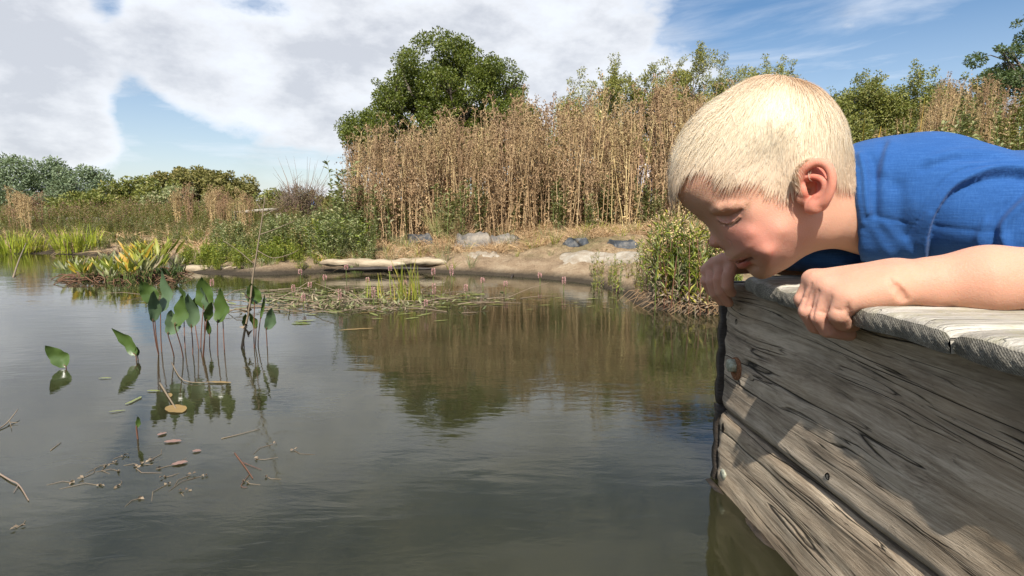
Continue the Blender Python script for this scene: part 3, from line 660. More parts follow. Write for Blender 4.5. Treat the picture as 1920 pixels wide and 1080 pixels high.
# keep clear of the collar's far side: everything beyond the shirt edge stays hidden inside it
def build_near_arm():
    G = Grid([.205, .325, .235], [.50, .50, .345], .00115)
    P = at
    wrist = P(1692, 532, .425); wr2 = P(1700, 536, .412)
    G.cap(P(1672, 528, .430), P(1745, 530, .418), .0128, .0150, k=.008); G.cap(P(1676, 536, .414), P(1745, 534, .408), .0120, .0150, k=.008)
    elbow = np.array([.462, .372, .302])
    G.cap(P(1740, 530, .414), P(1850, 524, .397), .0165, .0215, k=.012); G.cap(P(1840, 524, .399), elbow, .0212, .0245, k=.012)
    G.cap(elbow, np.array([.40, .46, .338]), .025, .029, k=.014)
    mcp = [P(1523, 525, .4540), P(1533, 531, .4430), P(1552, 541, .4315), P(1578, 556, .4200)]
    pip = [P(1504, 561, .4530), P(1513, 583, .4425), P(1536, 593, .4310), P(1573, 588, .4190)]
    dip = [P(1520, 592, .4550), P(1528, 611, .4460), P(1551, 618, .4340), P(1581, 602, .4250)]
    tip = [P(1552, 610, .4560), P(1560, 622, .4490), P(1592, 627, .4400), P(1598, 607, .4360)]
    wst = [P(1675, 518, .437), P(1675, 524, .430), P(1675, 531, .421), P(1675, 537, .413)]
    for i in range(4):
        r = [.0060, .0063, .0064, .0078][i]
        G.cap(wst[i], mcp[i], .0125, .0078, k=.010)                   # back of the hand
        G.ell(mcp[i]+np.array([.001, 0, .0012]), (.0078, .0068, .0070), k=.004)
        G.cap(mcp[i], pip[i], r*1.08, r, k=.0009); G.cap(pip[i], dip[i], r*1.04, r*.95, k=.0009); G.cap(dip[i], tip[i], r*.95, r*.82, k=.0009)
    G.ell(P(1640, 540, .424), (.024, .017, .0125), k=.010); G.cap(P(1600, 562, .414), P(1665, 546, .408), .0085, .011, k=.008)
    # thumb, lying along the plank on the far side
    G.chain([P(1650, 524, .448), P(1618, 528, .474), P(1592, 534, .484), P(1566, 537, .486)], [.011, .0085, .0075, .0062], k=.004)
    # creases: wrist, between the fingers, side of the little finger
    def cr(pts, r, k=.0022, off=0.0): G.chain([hit(G, u, v, off) for u, v in pts], [r*.5]+[r]*(len(pts)-2)+[r*.6], k=k, sub=True)
    cr([(1668, 524), (1678, 540), (1688, 555), (1694, 563)], .0005, .004); cr([(1682, 536), (1692, 550), (1700, 562)], .0007, .004)
    cr([(1590, 570), (1588, 580), (1593, 592), (1599, 597)], .0011, .002)
    for pts in ([(1521, 532), (1512, 556), (1507, 578)], [(1535, 545), (1527, 572), (1524, 600)], [(1559, 556), (1552, 580), (1551, 606)]): cr(pts, .0010, .0020)
    for pts in ([(1505, 556), (1510, 560)], [(1519, 574), (1526, 577)], [(1536, 584), (1546, 586)], [(1563, 580), (1580, 583)]): cr([pts[0], tuple((np.array(pts[0])+pts[1])/2), pts[1]], .0003, .0016)
    return G
def build_far_arm():
    G = Grid([.185, .585, .235], [.50, .86, .345], .0014); P = at
    mcp = [P(1376, 489, .632), P(1356, 489, .643), P(1340, 496, .655), P(1328, 507, .666)]
    pip = [P(1366, 515, .628), P(1348, 523, .640), P(1334, 528, .651), P(1323, 527, .662)]
    dip = [P(1364, 537, .630), P(1351, 546, .641), P(1340, 550, .652), P(1333, 545, .664)]
    tip = [P(1372, 549, .634), P(1366, 568, .646), P(1354, 566, .656), P(1346, 560, .668)]
    for i in range(4):
        r = [.0064, .0066, .0064, .0058][i]
        G.cap(P(1430, 488, .670+.006*i), mcp[i], .0120, .0085, k=.009)
        G.ell(mcp[i], (.0080, .0072, .0072), k=.004)
        G.cap(mcp[i], pip[i], r*1.08, r, k=.0009); G.cap(pip[i], dip[i], r*1.04, r*.95, k=.0009); G.cap(dip[i], tip[i], r*.95, r*.84, k=.0009)
    G.cap(P(1430, 489, .668), P(1500, 494, .69), .0135, .0160, k=.008); G.cap(P(1430, 491, .684), P(1500, 494, .70), .0120, .0150, k=.008)
    G.chain([P(1424, 490, .662), P(1418, 495, .660), P(1414, 499, .660)], [.009, .0075, .0062], k=.004)
    e = np.array([.46, .80, .303]); G.cap(P(1500, 494, .695), e, .0165, .025, k=.01); G.cap(e, np.array([.40, .71, .338]), .025, .029, k=.014)
    return G
def build_legs():
    G = Grid([.78, .44, .245], [1.36, .76, .40], .0045)
    for s in (-1, 1):
        hp = np.array([.86, .60+s*.045, .325]); kn = np.array([1.06, .60+s*.055, .308]); an = np.array([1.27, .60+s*.062, .304])
        G.cap(hp, kn, .045, .032, k=.02); G.cap(kn, an, .030, .018, k=.015)
        G.cap(an, an+np.array([.055, s*.01, -.008]), .017, .013, k=.012)
        for j in range(5): G.cap(an+np.array([.05, s*.01+(j-2)*.007, -.008]), an+np.array([.078-.004*abs(j-1), s*.01+(j-2)*.0085, -.013]), .0055, .0045, k=.003)
    return G
parts = [(l2w(hv), hf)]
for G in (build_near_arm(), build_far_arm(), build_legs()):
    v, f = G.mesh(); parts.append((v, f))
n_head = len(hv); off = 0; VV = []; FF = []
for v, f in parts: VV.append(v); FF.append(f+off); off += len(v)
VV = np.concatenate(VV); FF = np.concatenate(FF)
def join_pieces(V, F, target):
    """ties every separate piece to the first with a small strap at the places nearest to target"""
    n = len(V); lab = np.arange(n)
    while True:
        m = lab[F].min(1); new = lab.copy()
        for k in range(F.shape[1]): np.minimum.at(new, F[:, k], m)
        new = new[new]
        if (new == lab).all(): break
        lab = new
    ids, cnt_ = np.unique(lab, return_counts=True); keep = ids[cnt_ > 60]; d = ((V-target)**2).sum(1); ends = []
    for i in keep: v_ = np.where(lab == i)[0]; ends.append(v_[np.argsort(d[v_])[:2]])
    good = np.isin(lab, keep); F = F[good[F].all(1)]
    ex = [[ends[0][0], ends[0][1], e[0], e[1]] for e in ends[1:]]
    return np.concatenate([F, np.array(ex, F.dtype)]) if ex else F
FF = join_pieces(VV, FF, np.array([.50, .60, .33]))
# one pass of smoothing to settle the voxel steps
def smooth(V, F, it=1, lam=0.5):
    n = len(V); e = np.concatenate([F[:, [0, 1]], F[:, [1, 2]], F[:, [2, 3]], F[:, [3, 0]]])
    for _ in range(it):
        S = np.stack([np.bincount(e[:, 0], V[e[:, 1], k], n)+np.bincount(e[:, 1], V[e[:, 0], k], n) for k in range(3)], 1)
        c = np.bincount(e[:, 0], minlength=n)+np.bincount(e[:, 1], minlength=n); V = V+lam*(S/np.maximum(c, 1)[:, None]-V)
    return V
VV = smooth(VV, FF, 1, .45)
def vcol(me, name, C):
    a = me.color_attributes.new(name, 'FLOAT_COLOR', 'POINT'); C4 = np.ones((len(C), 4), np.float32); C4[:, :C.shape[1]] = C; a.data.foreach_set('color', C4.ravel())
def skin_colors():
    n = len(VV); base = np.array([.56, .305, .195]); C = np.tile(base, (n, 1))
    H = hv; cc = np.abs(H[:, 2])
    def blob(u, v, c, s, s2=None, sc=.02, rot=0.0):
        a, b, _ = Lc(u, v, c); x, y = H[:, 0]-a, H[:, 1]-b; cr, sr = math.cos(rot), math.sin(rot)
        return np.exp(-0.5*(((x*cr+y*sr)/s)**2+((-x*sr+y*cr)/(s2 or s))**2+((cc-c)/sc)**2))
    def tint(w, col):
        w = np.clip(w, 0, 1)[:, None]; C[:n_head] = C[:n_head]*(1-w)+np.array(col)*w
    tint(.85*blob(1420, 452, .052, .019, .014, .03, .5), (0.560, 0.185, 0.133)); tint(.65*blob(1380, 436, .042, .009), (0.592, 0.192, 0.140)); tint(.35*blob(1470, 440, .055, .02), (0.560, 0.237, 0.175))
    tint(.5*blob(1337, 452, .003, .006, sc=.02), (0.560, 0.229, 0.168)); tint(.35*blob(1390, 396, .04, .008), (0.496, 0.244, 0.175))
    tint(.30*blob(1368, 415, .036, .009, .004), (0.440, 0.222, 0.168))
    H1 = H*np.array([1, 1, 1.]); H1[:, 2] = cc
    def path(key, s0, dx=(0, 0, 0)):
        w = np.zeros(n_head); Q = catmull([p+np.array(dx) for p in SAVE[key]], 6)
        for q in Q: w = np.maximum(w, np.exp(-0.5*((H1-q)**2).sum(1)/s0**2))
        return w
    tint(np.clip(1.25*path('up', .0017), 0, 1), (0.42, 0.105, 0.080)); tint(np.clip(1.5*path('lw', .0034), 0, 1), (0.50, 0.090, 0.072))
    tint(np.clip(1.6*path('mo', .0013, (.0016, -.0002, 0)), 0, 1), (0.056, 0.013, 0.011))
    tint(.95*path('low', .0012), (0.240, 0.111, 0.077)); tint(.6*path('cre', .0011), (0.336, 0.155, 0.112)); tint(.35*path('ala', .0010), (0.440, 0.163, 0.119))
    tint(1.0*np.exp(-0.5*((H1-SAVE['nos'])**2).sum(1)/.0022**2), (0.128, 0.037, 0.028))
    hz_ = poly_inside(H[:, 0], H[:, 1], [L2(u, v, .052) if v > 100 else L2(u, v, 0) for u, v in HAIRLINE])&(cc < .0735)
    hd_ = np.clip(poly_d(H[:, 0], H[:, 1], [L2(u, v, .052) for u, v in HAIRLINE[:-2]])/.007, 0, 1)*hz_*.8; C[:n_head] = C[:n_head]*(1-hd_[:, None])+np.array([.88, .75, .57])*hd_[:, None]
    ear = np.clip((cc-.0645)/.006, 0, 1)*blob(1530, 348, .07, .017, .026, .03); tint(ear*.95, (0.608, 0.200, 0.133))
    tint(.85*blob(1530, 350, .068, .007, .010, .0045), (0.496, 0.089, 0.063)); tint(.8*blob(1543, 330, .073, .008, .006, .005), (0.560, 0.096, 0.063))
    tint(.9*blob(1447.5, 474.5, .049, .0012, sc=.02), (0.480, 0.104, 0.077)); tint(.5*blob(1448, 473, .049, .003, sc=.02), (0.560, 0.178, 0.126))
    hn = VV[n_head:]
    for P_, s, col, k in [(at(1530, 590, .44), .022, (0.560, 0.244, 0.182), .55), (at(1560, 545, .43), .012, (0.560, 0.274, 0.196), .35), (at(1345, 520, .65), .03, (0.528, 0.244, 0.189), .6), (at(1860, 520, .39), .05, (0.560, 0.274, 0.189), .5)]:
        w = k*np.exp(-0.5*(((hn-P_)**2).sum(1)/s**2))[:, None]; C[n_head:] = C[n_head:]*(1-w)+np.array(col)*w
    return C
SKINC = skin_colors()
skin = mat('skin', (.66, .41, .30), .50, .26); t = NT(skin)
ca = t.n('ShaderNodeVertexColor', layer_name='tint').outputs[0]
co = t.coord('Object'); mot = t.noise(co, 90, 4, .6); mot2 = t.noise(co, 700, 3, .6)
c = t.mix(t.math('MULTIPLY_ADD', mot, .5, -.08, clamp=True), ca, (.57, .25, .17)); c = t.mix(t.math('MULTIPLY', mot2, .16), c, (.62, .44, .32))
t.l(c, t.b.inputs['Base Color'])
t.b.inputs['Subsurface Weight'].default_value = .38; t.b.inputs['Subsurface Radius'].default_value = (1.0, .35, .18); t.b.inputs['Subsurface Scale'].default_value = .0065
t.b.inputs['Roughness'].default_value = .60
hgt = t.math('ADD', t.math('MULTIPLY', t.noise(co, 1500, 2, .5), .5), t.math('MULTIPLY', t.n('ShaderNodeTexVoronoi', {'Vector': co, 'Scale': 900.}).outputs[0], .5))
t.l(t.bump(t.math('ADD', hgt, t.math('MULTIPLY', t.noise(co, 160, 3, .6), 1.2)), .30, .0008), t.b.inputs['Normal'])
PERSON = empty('person', (.60, .60, .277), 0, 'fair-haired boy in a blue t-shirt lying on the boardwalk, peering over its edge', 'boy')
bpy.context.view_layer.update()
def under(o, par):
    o.parent = par; o.matrix_parent_inverse = Matrix.Translation(par.location).inverted() if par.type == 'EMPTY' and par.parent is None else Matrix.Identity(4); return o
bm_ = mesh_raw('body', VV, FF); vcol(bm_, 'tint', SKINC)
BODY = under(link('body', bm_, skin, None, True), PERSON)

# ---------------- hair
def hair():
    line = HAIRLINE
    R_ = np.random.default_rng(5)
    N = grad(HEAD, hv, .0015); c = hv[:, 2]
    Pw = l2w(hv)
    cl = np.clip(np.abs(c), 0, .064)
    # hairline tested in the head's own side view, at the skull's surface
    line2 = [L2(u, v, .052) if v > 100 else L2(u, v, 0) for u, v in line]
    reg = poly_inside(hv[:, 0], hv[:, 1], line2)&(np.abs(c) < .0735)
    nearw = np.exp(-0.5*((hv[:, 0]-Lc(1530, 350, .07)[0])/.016)**2-0.5*((hv[:, 1]-Lc(1530, 350, .07)[1])/.024)**2)
    # forehead midline: the line sits higher than the temple
    idx = np.where(reg)[0]
    WH = Lc(1462, 150, .004)
    tri = idx
    dpos = hv[tri]
    dW = dpos-WH; dist = np.linalg.norm(dW, axis=1)
    nS = 90000
    pick = R_.choice(len(tri), nS); P = dpos[pick]+R_.normal(size=(nS, 3))*.0007; n = N[tri][pick]
    P = P-n*samp(HEAD, P)[:, None]
    # length by place: long in front, short behind and at the sides
    fr = np.clip((Lc(1400, 200, 0)[0]-P[:, 0])/.06, 0, 1)
    top = np.clip((Lc(1450, 300, 0)[1]-P[:, 1])/.05, 0, 1)
    ln = .0135+.016*top+.016*fr*np.clip(1.15-np.abs(P[:, 2])/.06, .25, 1)+.002*R_.random(nS)
    hl = poly_d(P[:, 0], P[:, 1], line2[:-2]); ln *= np.where(fr > .8, 1.0, np.clip(.70+hl/.014, .7, 1)); keepm = R_.random(nS) < np.clip(.35+hl/.010, 0, 1)
    ln *= R_.uniform(.75, 1.1, nS)*np.where(hl < .006, R_.uniform(.6, 1.55, nS), 1)*np.where(keepm, 1, .12)
    lift = (.0012+.0026*top+.0062*fr*top+.0022*fr)*np.where(fr > .8, 1, np.clip(.55+hl/.012, .55, 1))
    seg = 6; flow = P-WH
    swirl = np.cross(n, unit(flow))
    clump = np.sin(P[:, 0]*520+P[:, 1]*340)*np.cos(P[:, 2]*610+P[:, 1]*200)
    d = unit(flow)+swirl*.15+clump[:, None]*swirl*.09+R_.normal(size=(nS, 3))*.035
    stray = R_.random(nS) < .035; d[stray] += R_.normal(size=(stray.sum(), 3))*.35
    lf = np.where(stray, lift*1.8, lift*R_.uniform(.25, .95, nS))
    pts = [P+n*-.0005]; cur = P.copy(); nn = n
    front = fr > .75
    fallv = np.array([.10, 1.0, 0])              # fringe falls away from the brow
    for k in range(1, seg+1):
        sp = samp(HEAD, cur); nn = grad(HEAD, cur, .002)
        tdir = unit(d-nn*(d*nn).sum(1)[:, None])
        bend = unit(tdir+nn*(.45-.42*k/seg)[..., None] if False else tdir+nn*(.42*(1-k/seg))+np.where(front, .42*k/seg, 0)[:, None]*fallv)
        cur = cur+bend*(ln/seg)[:, None]
        sp = samp(HEAD, cur); tgt = lf*math.sin(min(1, k/seg*1.3)*1.5)+.0010
        corr = np.where(sp < tgt*.8, tgt*.8-sp, np.where((sp > tgt*1.7) & ~front, (tgt*1.7-sp)*.6, 0)); cur = cur+nn*np.clip(corr, -.003, .003)[:, None]
        pts.append(cur.copy())
    PT = np.stack(pts, 1)                                     # nS, seg+1, 3
    T = np.gradient(PT, axis=1); Nn = n[:, None, :]+R_.normal(size=(nS, 1, 3))*.16; S = unit(np.cross(T, Nn))
    wd = np.array([1, 1, .95, .85, .7, .5, .15])[None, :, None]*(.00015+.00010*R_.random(nS))[:, None, None]
    V = np.stack([PT-S*wd, PT+S*wd], 2)                       # nS, seg+1, 2, 3
    V = V.reshape(-1, 3); b = (np.arange(nS)*(seg+1)*2)[:, None]+np.arange(seg)[None]*2
    F = np.stack([b, b+1, b+3, b+2], -1).reshape(-1, 4)
    m = mesh_raw('hair', l2w(V), F)
    dw = np.linalg.norm(P-WH, axis=1)
    k = R_.random(nS)
    base = np.array([.93, .86, .71])*(1-k[:, None])+np.array([.88, .74, .54])*k[:, None]
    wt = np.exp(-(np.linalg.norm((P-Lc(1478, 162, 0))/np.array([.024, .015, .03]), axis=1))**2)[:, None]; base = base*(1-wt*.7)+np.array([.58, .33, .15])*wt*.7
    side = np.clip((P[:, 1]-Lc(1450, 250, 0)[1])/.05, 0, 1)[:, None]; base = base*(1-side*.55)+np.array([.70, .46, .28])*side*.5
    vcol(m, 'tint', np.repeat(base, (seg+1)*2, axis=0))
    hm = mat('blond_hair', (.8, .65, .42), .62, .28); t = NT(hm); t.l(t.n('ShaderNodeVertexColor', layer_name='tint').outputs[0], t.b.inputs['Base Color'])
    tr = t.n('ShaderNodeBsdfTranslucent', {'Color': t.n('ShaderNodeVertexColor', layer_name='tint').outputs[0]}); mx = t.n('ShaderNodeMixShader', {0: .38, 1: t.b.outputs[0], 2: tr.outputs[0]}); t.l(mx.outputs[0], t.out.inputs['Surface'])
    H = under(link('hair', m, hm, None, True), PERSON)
    # eyebrow and lashes: fine pale hairs
    mb = MB()
    def fine(name, roots, dirs, ln, w, col):
        n_ = len(roots); S = unit(np.cross(dirs, np.tile([0, 0, 1.], (n_, 1))))*w; ln = ln[:, None]
        Nv = grad(HEAD, roots, .0015)
        m1 = roots+dirs*ln*.5+Nv*.0006; e = roots+dirs*ln+Nv*.0004+np.array([0, -.0010, 0])*(ln/.006)
        V = np.stack([roots-S, roots+S, m1+S*.8, m1-S*.8, e+S*.1, e-S*.1], 1).reshape(-1, 3); k = np.arange(n_)[:, None]*6
        F = np.concatenate([k+np.array([[0, 1, 2, 3]]), k+np.array([[3, 2, 4, 5]])])
        return under(link(name, mesh_raw(name, l2w(V), F), col, None), PERSON)
    pale = mat('pale_hair', (.20, .13, .085), .5, .4); brw = mat('brow_hair', (.46, .29, .17), .5, .3)
    for sg in (1, -1):
        Q = catmull([onskin(HEAD, *q) for q in [(1334, 396), (1350, 390), (1370, 385), (1392, 384), (1402, 388)]], 10); Q = np.array(Q)
        ii = R_.choice(len(Q), 170); r = Q[ii]+R_.normal(size=(170, 3))*np.array([.0016, .0022, .0005]); r[:, 2] *= sg
        for _ in range(4): r = r-grad(HEAD, r, .0015)*samp(HEAD, r)[:, None]
        dd = unit(np.array([.95, -.12, .12*sg])+R_.normal(size=(170, 3))*.18); fine('eyebrow', r, dd, R_.uniform(.003, .005, 170), .00006, brw)
        Q = np.array(catmull([onskin(HEAD, *q) for q in [(1350, 414), (1358, 418.5), (1368, 419.5), (1379, 415), (1387, 408)]], 10))
        ii = R_.choice(len(Q), 30); r = Q[ii]+R_.normal(size=(30, 3))*.0004; r[:, 2] *= sg
        for _ in range(4): r = r-grad(HEAD, r, .0015)*samp(HEAD, r)[:, None]
        dd = unit(np.stack([-.50+R_.normal(size=30)*.18, .75+R_.normal(size=30)*.1, sg*(.55+R_.normal(size=30)*.1)], 1)); fine('eyelashes', r, dd, R_.uniform(.0035, .0050, 30), .00004, pale)
hair()

# ---------------- t-shirt, shorts
def shirt():
    G = Grid([.285, .36, .262], [1.0, .84, .445], .0019); P = at
    G.ell((.545, .60, .336), (.215, .118, .0680), k=.02); G.ell((.78, .60, .330), (.22, .098, .055), k=.03)
    G.cap((.385, .50, .352), (.385, .70, .352), .046, .046, k=.035)
    RC = np.array([.3250, .541, .3490]); RN = unit(np.array([-.815, .553, -.176]))
    G.cap(RC-RN*-.004, RC-RN*.05, .0515, .055, k=.012); G.cap(RC-RN*.02, (.42, .59, .347), .050, .060, k=.03)
    G.cap(P(1700, 340, .56), (.47, .60, .352), .030, .040, k=.03)
    for y0, y1 in ((.485, .408), (.715, .79)):
        G.cap((.395, y0, .343), (.458, y1, .313), .047, .046, k=.014)      # sleeves
    # neck opening
    X, Y, Z = np.meshgrid(*G.ax, indexing='ij', sparse=True); near = (X < .36)
    pl = ((X-RC[0])*RN[0]+(Y-RC[1])*RN[1]+(Z-RC[2])*RN[2]).astype(np.float32); G.F = np.where((Z > .296)&near, smax(G.F, pl, .003), G.F)
    G.cap(RC+RN*.06, RC-RN*.016, .0485, .0480, k=.003, sub=True)
    G.ell((.365, .622, .2985), (.100, .070, .024), k=.010)                 # loose front hanging under the chest
    G.cap((.46, .58, .315), (.39, .60, .305), .028, .026, k=.02)
    # flat against the deck
    X, Y, Z = np.meshgrid(*G.ax, indexing='ij', sparse=True); G.F = smax(G.F, (.2785-Z).astype(np.float32)+np.zeros_like(G.F), .006)
    G.F = smax(G.F, (X-.955).astype(np.float32)+np.zeros_like(G.F), .006)
    v, f = G.mesh()
    v = smooth(v, f, 3)
    N = grad(G, v, .003); u, w = proj(v)
    def pd(pts):
        q = [tuple(p) for p in catmull([np.array(p, float) for p in pts], 6)]; D = np.full(len(v), 1e9); Sd = np.zeros(len(v))
        for (a0, b0), (a1, b1) in zip(q[:-1], q[1:]):
            da, db = a1-a0, b1-b0; t = np.clip(((u-a0)*da+(w-b0)*db)/(da*da+db*db), 0, 1); ex, ey = u-a0-t*da, w-b0-t*db
            d = np.hypot(ex, ey); m_ = d < D; D[m_] = d[m_]; Sd[m_] = np.sign(da*ey-db*ex)[m_]
        return D, Sd
    face = (N@np.array([-.35, -.9, .1]) > -.25) & (v[:, 1] < .64)
    dsp = np.zeros(len(v))
    D, S = pd([(1740, 476), (1743, 440), (1757, 398), (1790, 355), (1845, 331), (1880, 326), (1915, 328)])       # overlapping fold of the sleeve
    dsp += np.tanh(-S*D/2.2)*(.0052*np.exp(-(D/26)))+.0016*np.exp(-((D-7)/6)**2)*(S < 0)-.0018*np.exp(-(D/3.0)**2)
    D, S = pd([(1700, 446), (1716, 418), (1742, 375), (1772, 338), (1802, 322), (1860, 312), (1930, 318)]); dsp += -.0017*np.exp(-(D/2.6)**2)+.0007*np.exp(-((D-7)/5)**2)
    for pts, a, wd in [([(1616, 296), (1622, 330), (1624, 370), (1628, 400)], .0036, 7), ([(1607, 320), (1611, 370), (1618, 420)], .002, 5), ([(1635, 300), (1640, 350), (1640, 400)], -.0035, 9),
                       ([(1655, 272), (1648, 300), (1640, 330)], -.0022, 8), ([(1672, 268), (1664, 290), (1658, 320)], .0024, 9), ([(1685, 350), (1690, 400), (1694, 440)], -.0030, 16),
                       ([(1656, 420), (1684, 448), (1712, 475)], .0014, 9), ([(1638, 430), (1660, 465), (1680, 495)], .0014, 9), ([(1745, 300), (1800, 284), (1870, 290), (1930, 306)], .0022, 9), ([(1730, 318), (1790, 300), (1860, 302)], -.0018, 8),
                       ([(1628, 405), (1665, 412), (1700, 422)], -.0013, 3), ([(1895, 470), (1880, 430), (1905, 395), (1935, 370)], .0036, 9), ([(1870, 470), (1862, 430), (1885, 390), (1925, 350)], -.0026, 9), ([(1840, 470), (1838, 440), (1850, 415)], .0022, 8),
                       ([(1755, 428), (1800, 430), (1880, 436)], -.0012, 4), ([(1720, 450), (1726, 430), (1740, 400)], .0016, 7)]:
        D, S = pd(pts); dsp += a*np.exp(-(D/wd)**2)
    rr = np.sin(v[:, 0]*61+v[:, 1]*38+2.2*np.sin(v[:, 2]*50))*.0012+np.sin(v[:, 0]*23-v[:, 1]*67+v[:, 2]*90)*.0010
    v = v+N*(np.where(face, dsp, 0)+rr)[:, None]; v = smooth(v, f, 1)
    v[:, 2] = np.maximum(v[:, 2], .2775)
    sh = mat('blue_cotton', (.030, .125, .46), .85, .15); t = NT(sh); co = t.coord('Object')
    sl = t.noise(t.coord('Object', (60, 60, 1100)), 1.0, 4, .6); sl2 = t.noise(t.coord('Object', (900, 900, 45)), 1.0, 3, .6)
    k = t.math('ADD', t.math('MULTIPLY', sl, .6), t.math('MULTIPLY', sl2, .4))
    c = t.ramp(k, [(.28, (.016, .068, .215)), (.50, (.022, .088, .265)), (.72, (.040, .125, .33))]); big = t.noise(co, 14, 3); c = t.mix(t.math('MULTIPLY', t.math('SUBTRACT', big, .45), .8, clamp=True), c, (.014, .058, .18))
    t.l(c, t.b.inputs['Base Color']); t.b.inputs['Sheen Weight'].default_value = .10; t.b.inputs['Sheen Roughness'].default_value = .5
    wv = t.math('ADD', k, t.math('MULTIPLY', t.noise(co, 1300, 2, .6), .5)); t.l(t.bump(wv, .40, .0010, t.bump(t.noise(co, 55, 3, .55), .30, .004)), t.b.inputs['Normal'])
    o = under(link('t_shirt', mesh_raw('t_shirt', v, f), sh, None, True), PERSON)
    # collar band
    mb = MB(); ax = -RN; e1 = unit(np.cross(ax, [0, 0, 1.])); e2 = np.cross(ax, e1); cen = RC-RN*.001
    a = np.linspace(0, 2*math.pi, 65); Q = np.stack([cen+(e1*math.cos(q)+e2*math.sin(q))*(.0510)+ax*(.0012*math.sin(3*q)) for q in a])
    mb.tube(Q, .0024, 8, False); mb.tube(Q+ax*.0032, .0026, 8, False)
    under(mb.build('collar', sh, None, True), PERSON)
    G = Grid([.86, .46, .262], [1.10, .74, .41], .0045)
    G.ell((.93, .60, .330), (.075, .088, .053), k=.02)
    for s in (-1, 1): G.cap((.94, .60+s*.045, .325), (1.05, .60+s*.055, .312), .050, .044, k=.02)
    v, f = G.mesh(); N = grad(G, v, .004); v = v+N*(np.sin(v[:, 0]*90+v[:, 1]*40)*.0015)[:, None]; v[:, 2] = np.maximum(v[:, 2], .2775)
    gm = mat('grey_shorts_cloth', (.09, .10, .12), .9, .2); t = NT(gm); t.l(t.bump(t.noise(t.coord('Object'), 600, 3), .3, .001), t.b.inputs['Normal'])
    under(link('shorts', mesh_raw('shorts', v, f), gm, None, True), PERSON)
shirt()
# ================================================================== pond, banks, ground
SHORE = [(-900, 470), (-300, 474), (0, 476), (150, 477), (290, 484), (338, 508), (430, 516), (520, 515), (600, 511), (700, 509), (830, 512), (930, 517), (1030, 524), (1110, 534), (1165, 552), (1200, 574), (1290, 587), (1345, 590)]
SP = [onz(u, v)[:2] for u, v in SHORE]+[np.array([1.15, 1.95]), np.array([2.3, 1.9]), np.array([3.0, 1.2]), np.array([3.2, -2]), np.array([2.5, -7]), np.array([-6, -8]), np.array([-16, -5]), np.array([-18, 2])]
SPt = [tuple(p) for p in catmull(SP, 3, True)]
def gz(x, y):
    x = np.asarray(x, float); y = np.asarray(y, float)
    d = poly_d(x, y, SPt+[SPt[0]]); ins = poly_inside(x, y, SPt); d = np.where(ins, -d, d)
    right = 1/(1+np.exp(-(x-.2)*4)); h1 = .20+.04*right
    up = h1*(1-np.exp(-np.maximum(d, 0)/.42))+.02*np.clip(d, 0, 3)*.6
    left = 1/(1+np.exp((x+1.0)*3)); up = up*(1-left*.55)
    r2 = np.clip((x-1.5)/2.2, 0, 1); far = np.clip((y-2.2)/2.0, 0, 1); up = up+.62*r2*r2*(3-2*r2)*far*np.exp(-np.maximum(y-9, 0)/8)
    n = .016*np.sin(x*4.1+1.0)*np.cos(y*6)+.012*np.sin(x*7.3+y*3.1)+.010*np.sin(x*13.1-y*11.3)+.006*np.sin(x*31+y*23)+.006*np.sin(y*41-x*17)
    n2 = .05*np.sin(x*.7+y*.5)*np.clip((y-6)/6, 0, 1)
    return np.where(d > 0, up+n*np.clip(d/.15, 0, 1)+n2, np.maximum(-.35, d*.55))
def axis_pts(lo, hi, st, far_lo, far_hi, g=1.22):
    a = list(np.arange(lo, hi, st)); s = st
    while a[-1] < far_hi: s *= g; a.append(a[-1]+s)
    s = st
    while a[0] > far_lo: s *= g; a.insert(0, a[0]-s)
    return np.array(a)
xs = axis_pts(-5.2, 4.2, .045, -900, 900); ys = axis_pts(1.4, 6.5, .04, -500, 1500)
X, Y = np.meshgrid(xs, ys, indexing='ij'); Z = gz(X, Y)
I_ = np.arange(X.size).reshape(X.shape); F = np.stack([I_[:-1, :-1], I_[1:, :-1], I_[1:, 1:], I_[:-1, 1:]], -1).reshape(-1, 4)
gm = mat('bank_earth', (.2, .15, .09), .95, .15); t = NT(gm); co = t.coord('Object'); geo = t.n('ShaderNodeNewGeometry'); pz = t.n('ShaderNodeSeparateXYZ', {0: geo.outputs['Position']}).outputs
a = t.noise(co, 3.2, 6, .6); b = t.noise(co, 24, 6, .7); c_ = t.noise(co, 110, 4, .7)
dry = t.ramp(t.math('ADD', t.math('MULTIPLY', b, .5), t.math('MULTIPLY', c_, .5)), [(.30, (.10, .068, .038)), (.45, (.27, .18, .10)), (.58, (.47, .34, .20)), (.75, (.60, .48, .32))])
grn = t.ramp(t.math('ADD', t.math('MULTIPLY', b, .5), t.math('MULTIPLY', c_, .5)), [(.35, (.05, .055, .02)), (.55, (.13, .13, .045)), (.7, (.28, .24, .11))])
c1 = t.mix(t.math('MULTIPLY', t.math('SUBTRACT', a, .47), 5, clamp=True), dry, grn)
mud = t.ramp(t.math('ADD', t.math('MULTIPLY', c_, .4), t.math('MULTIPLY', t.noise(co, 9, 5, .6), .6)), [(.34, (.17, .115, .07)), (.50, (.33, .235, .145)), (.64, (.44, .34, .225)), (.72, (.52, .44, .32))])
c1 = t.mix(t.n('ShaderNodeMapRange', {0: t.math('ADD', pz[2], t.math('MULTIPLY', b, .05)), 1: .10, 2: .16, 3: 1., 4: 0.}).outputs[0], c1, mud)
c1 = t.mix(t.n('ShaderNodeMapRange', {0: t.math('ADD', pz[2], t.math('MULTIPLY', b, .02)), 1: .022, 2: .050, 3: .9, 4: 0.}).outputs[0], c1, (.035, .030, .022))
t.l(c1, t.b.inputs['Base Color']); t.l(t.bump(t.math('ADD', b, c_), .8, .02), t.b.inputs['Normal'])
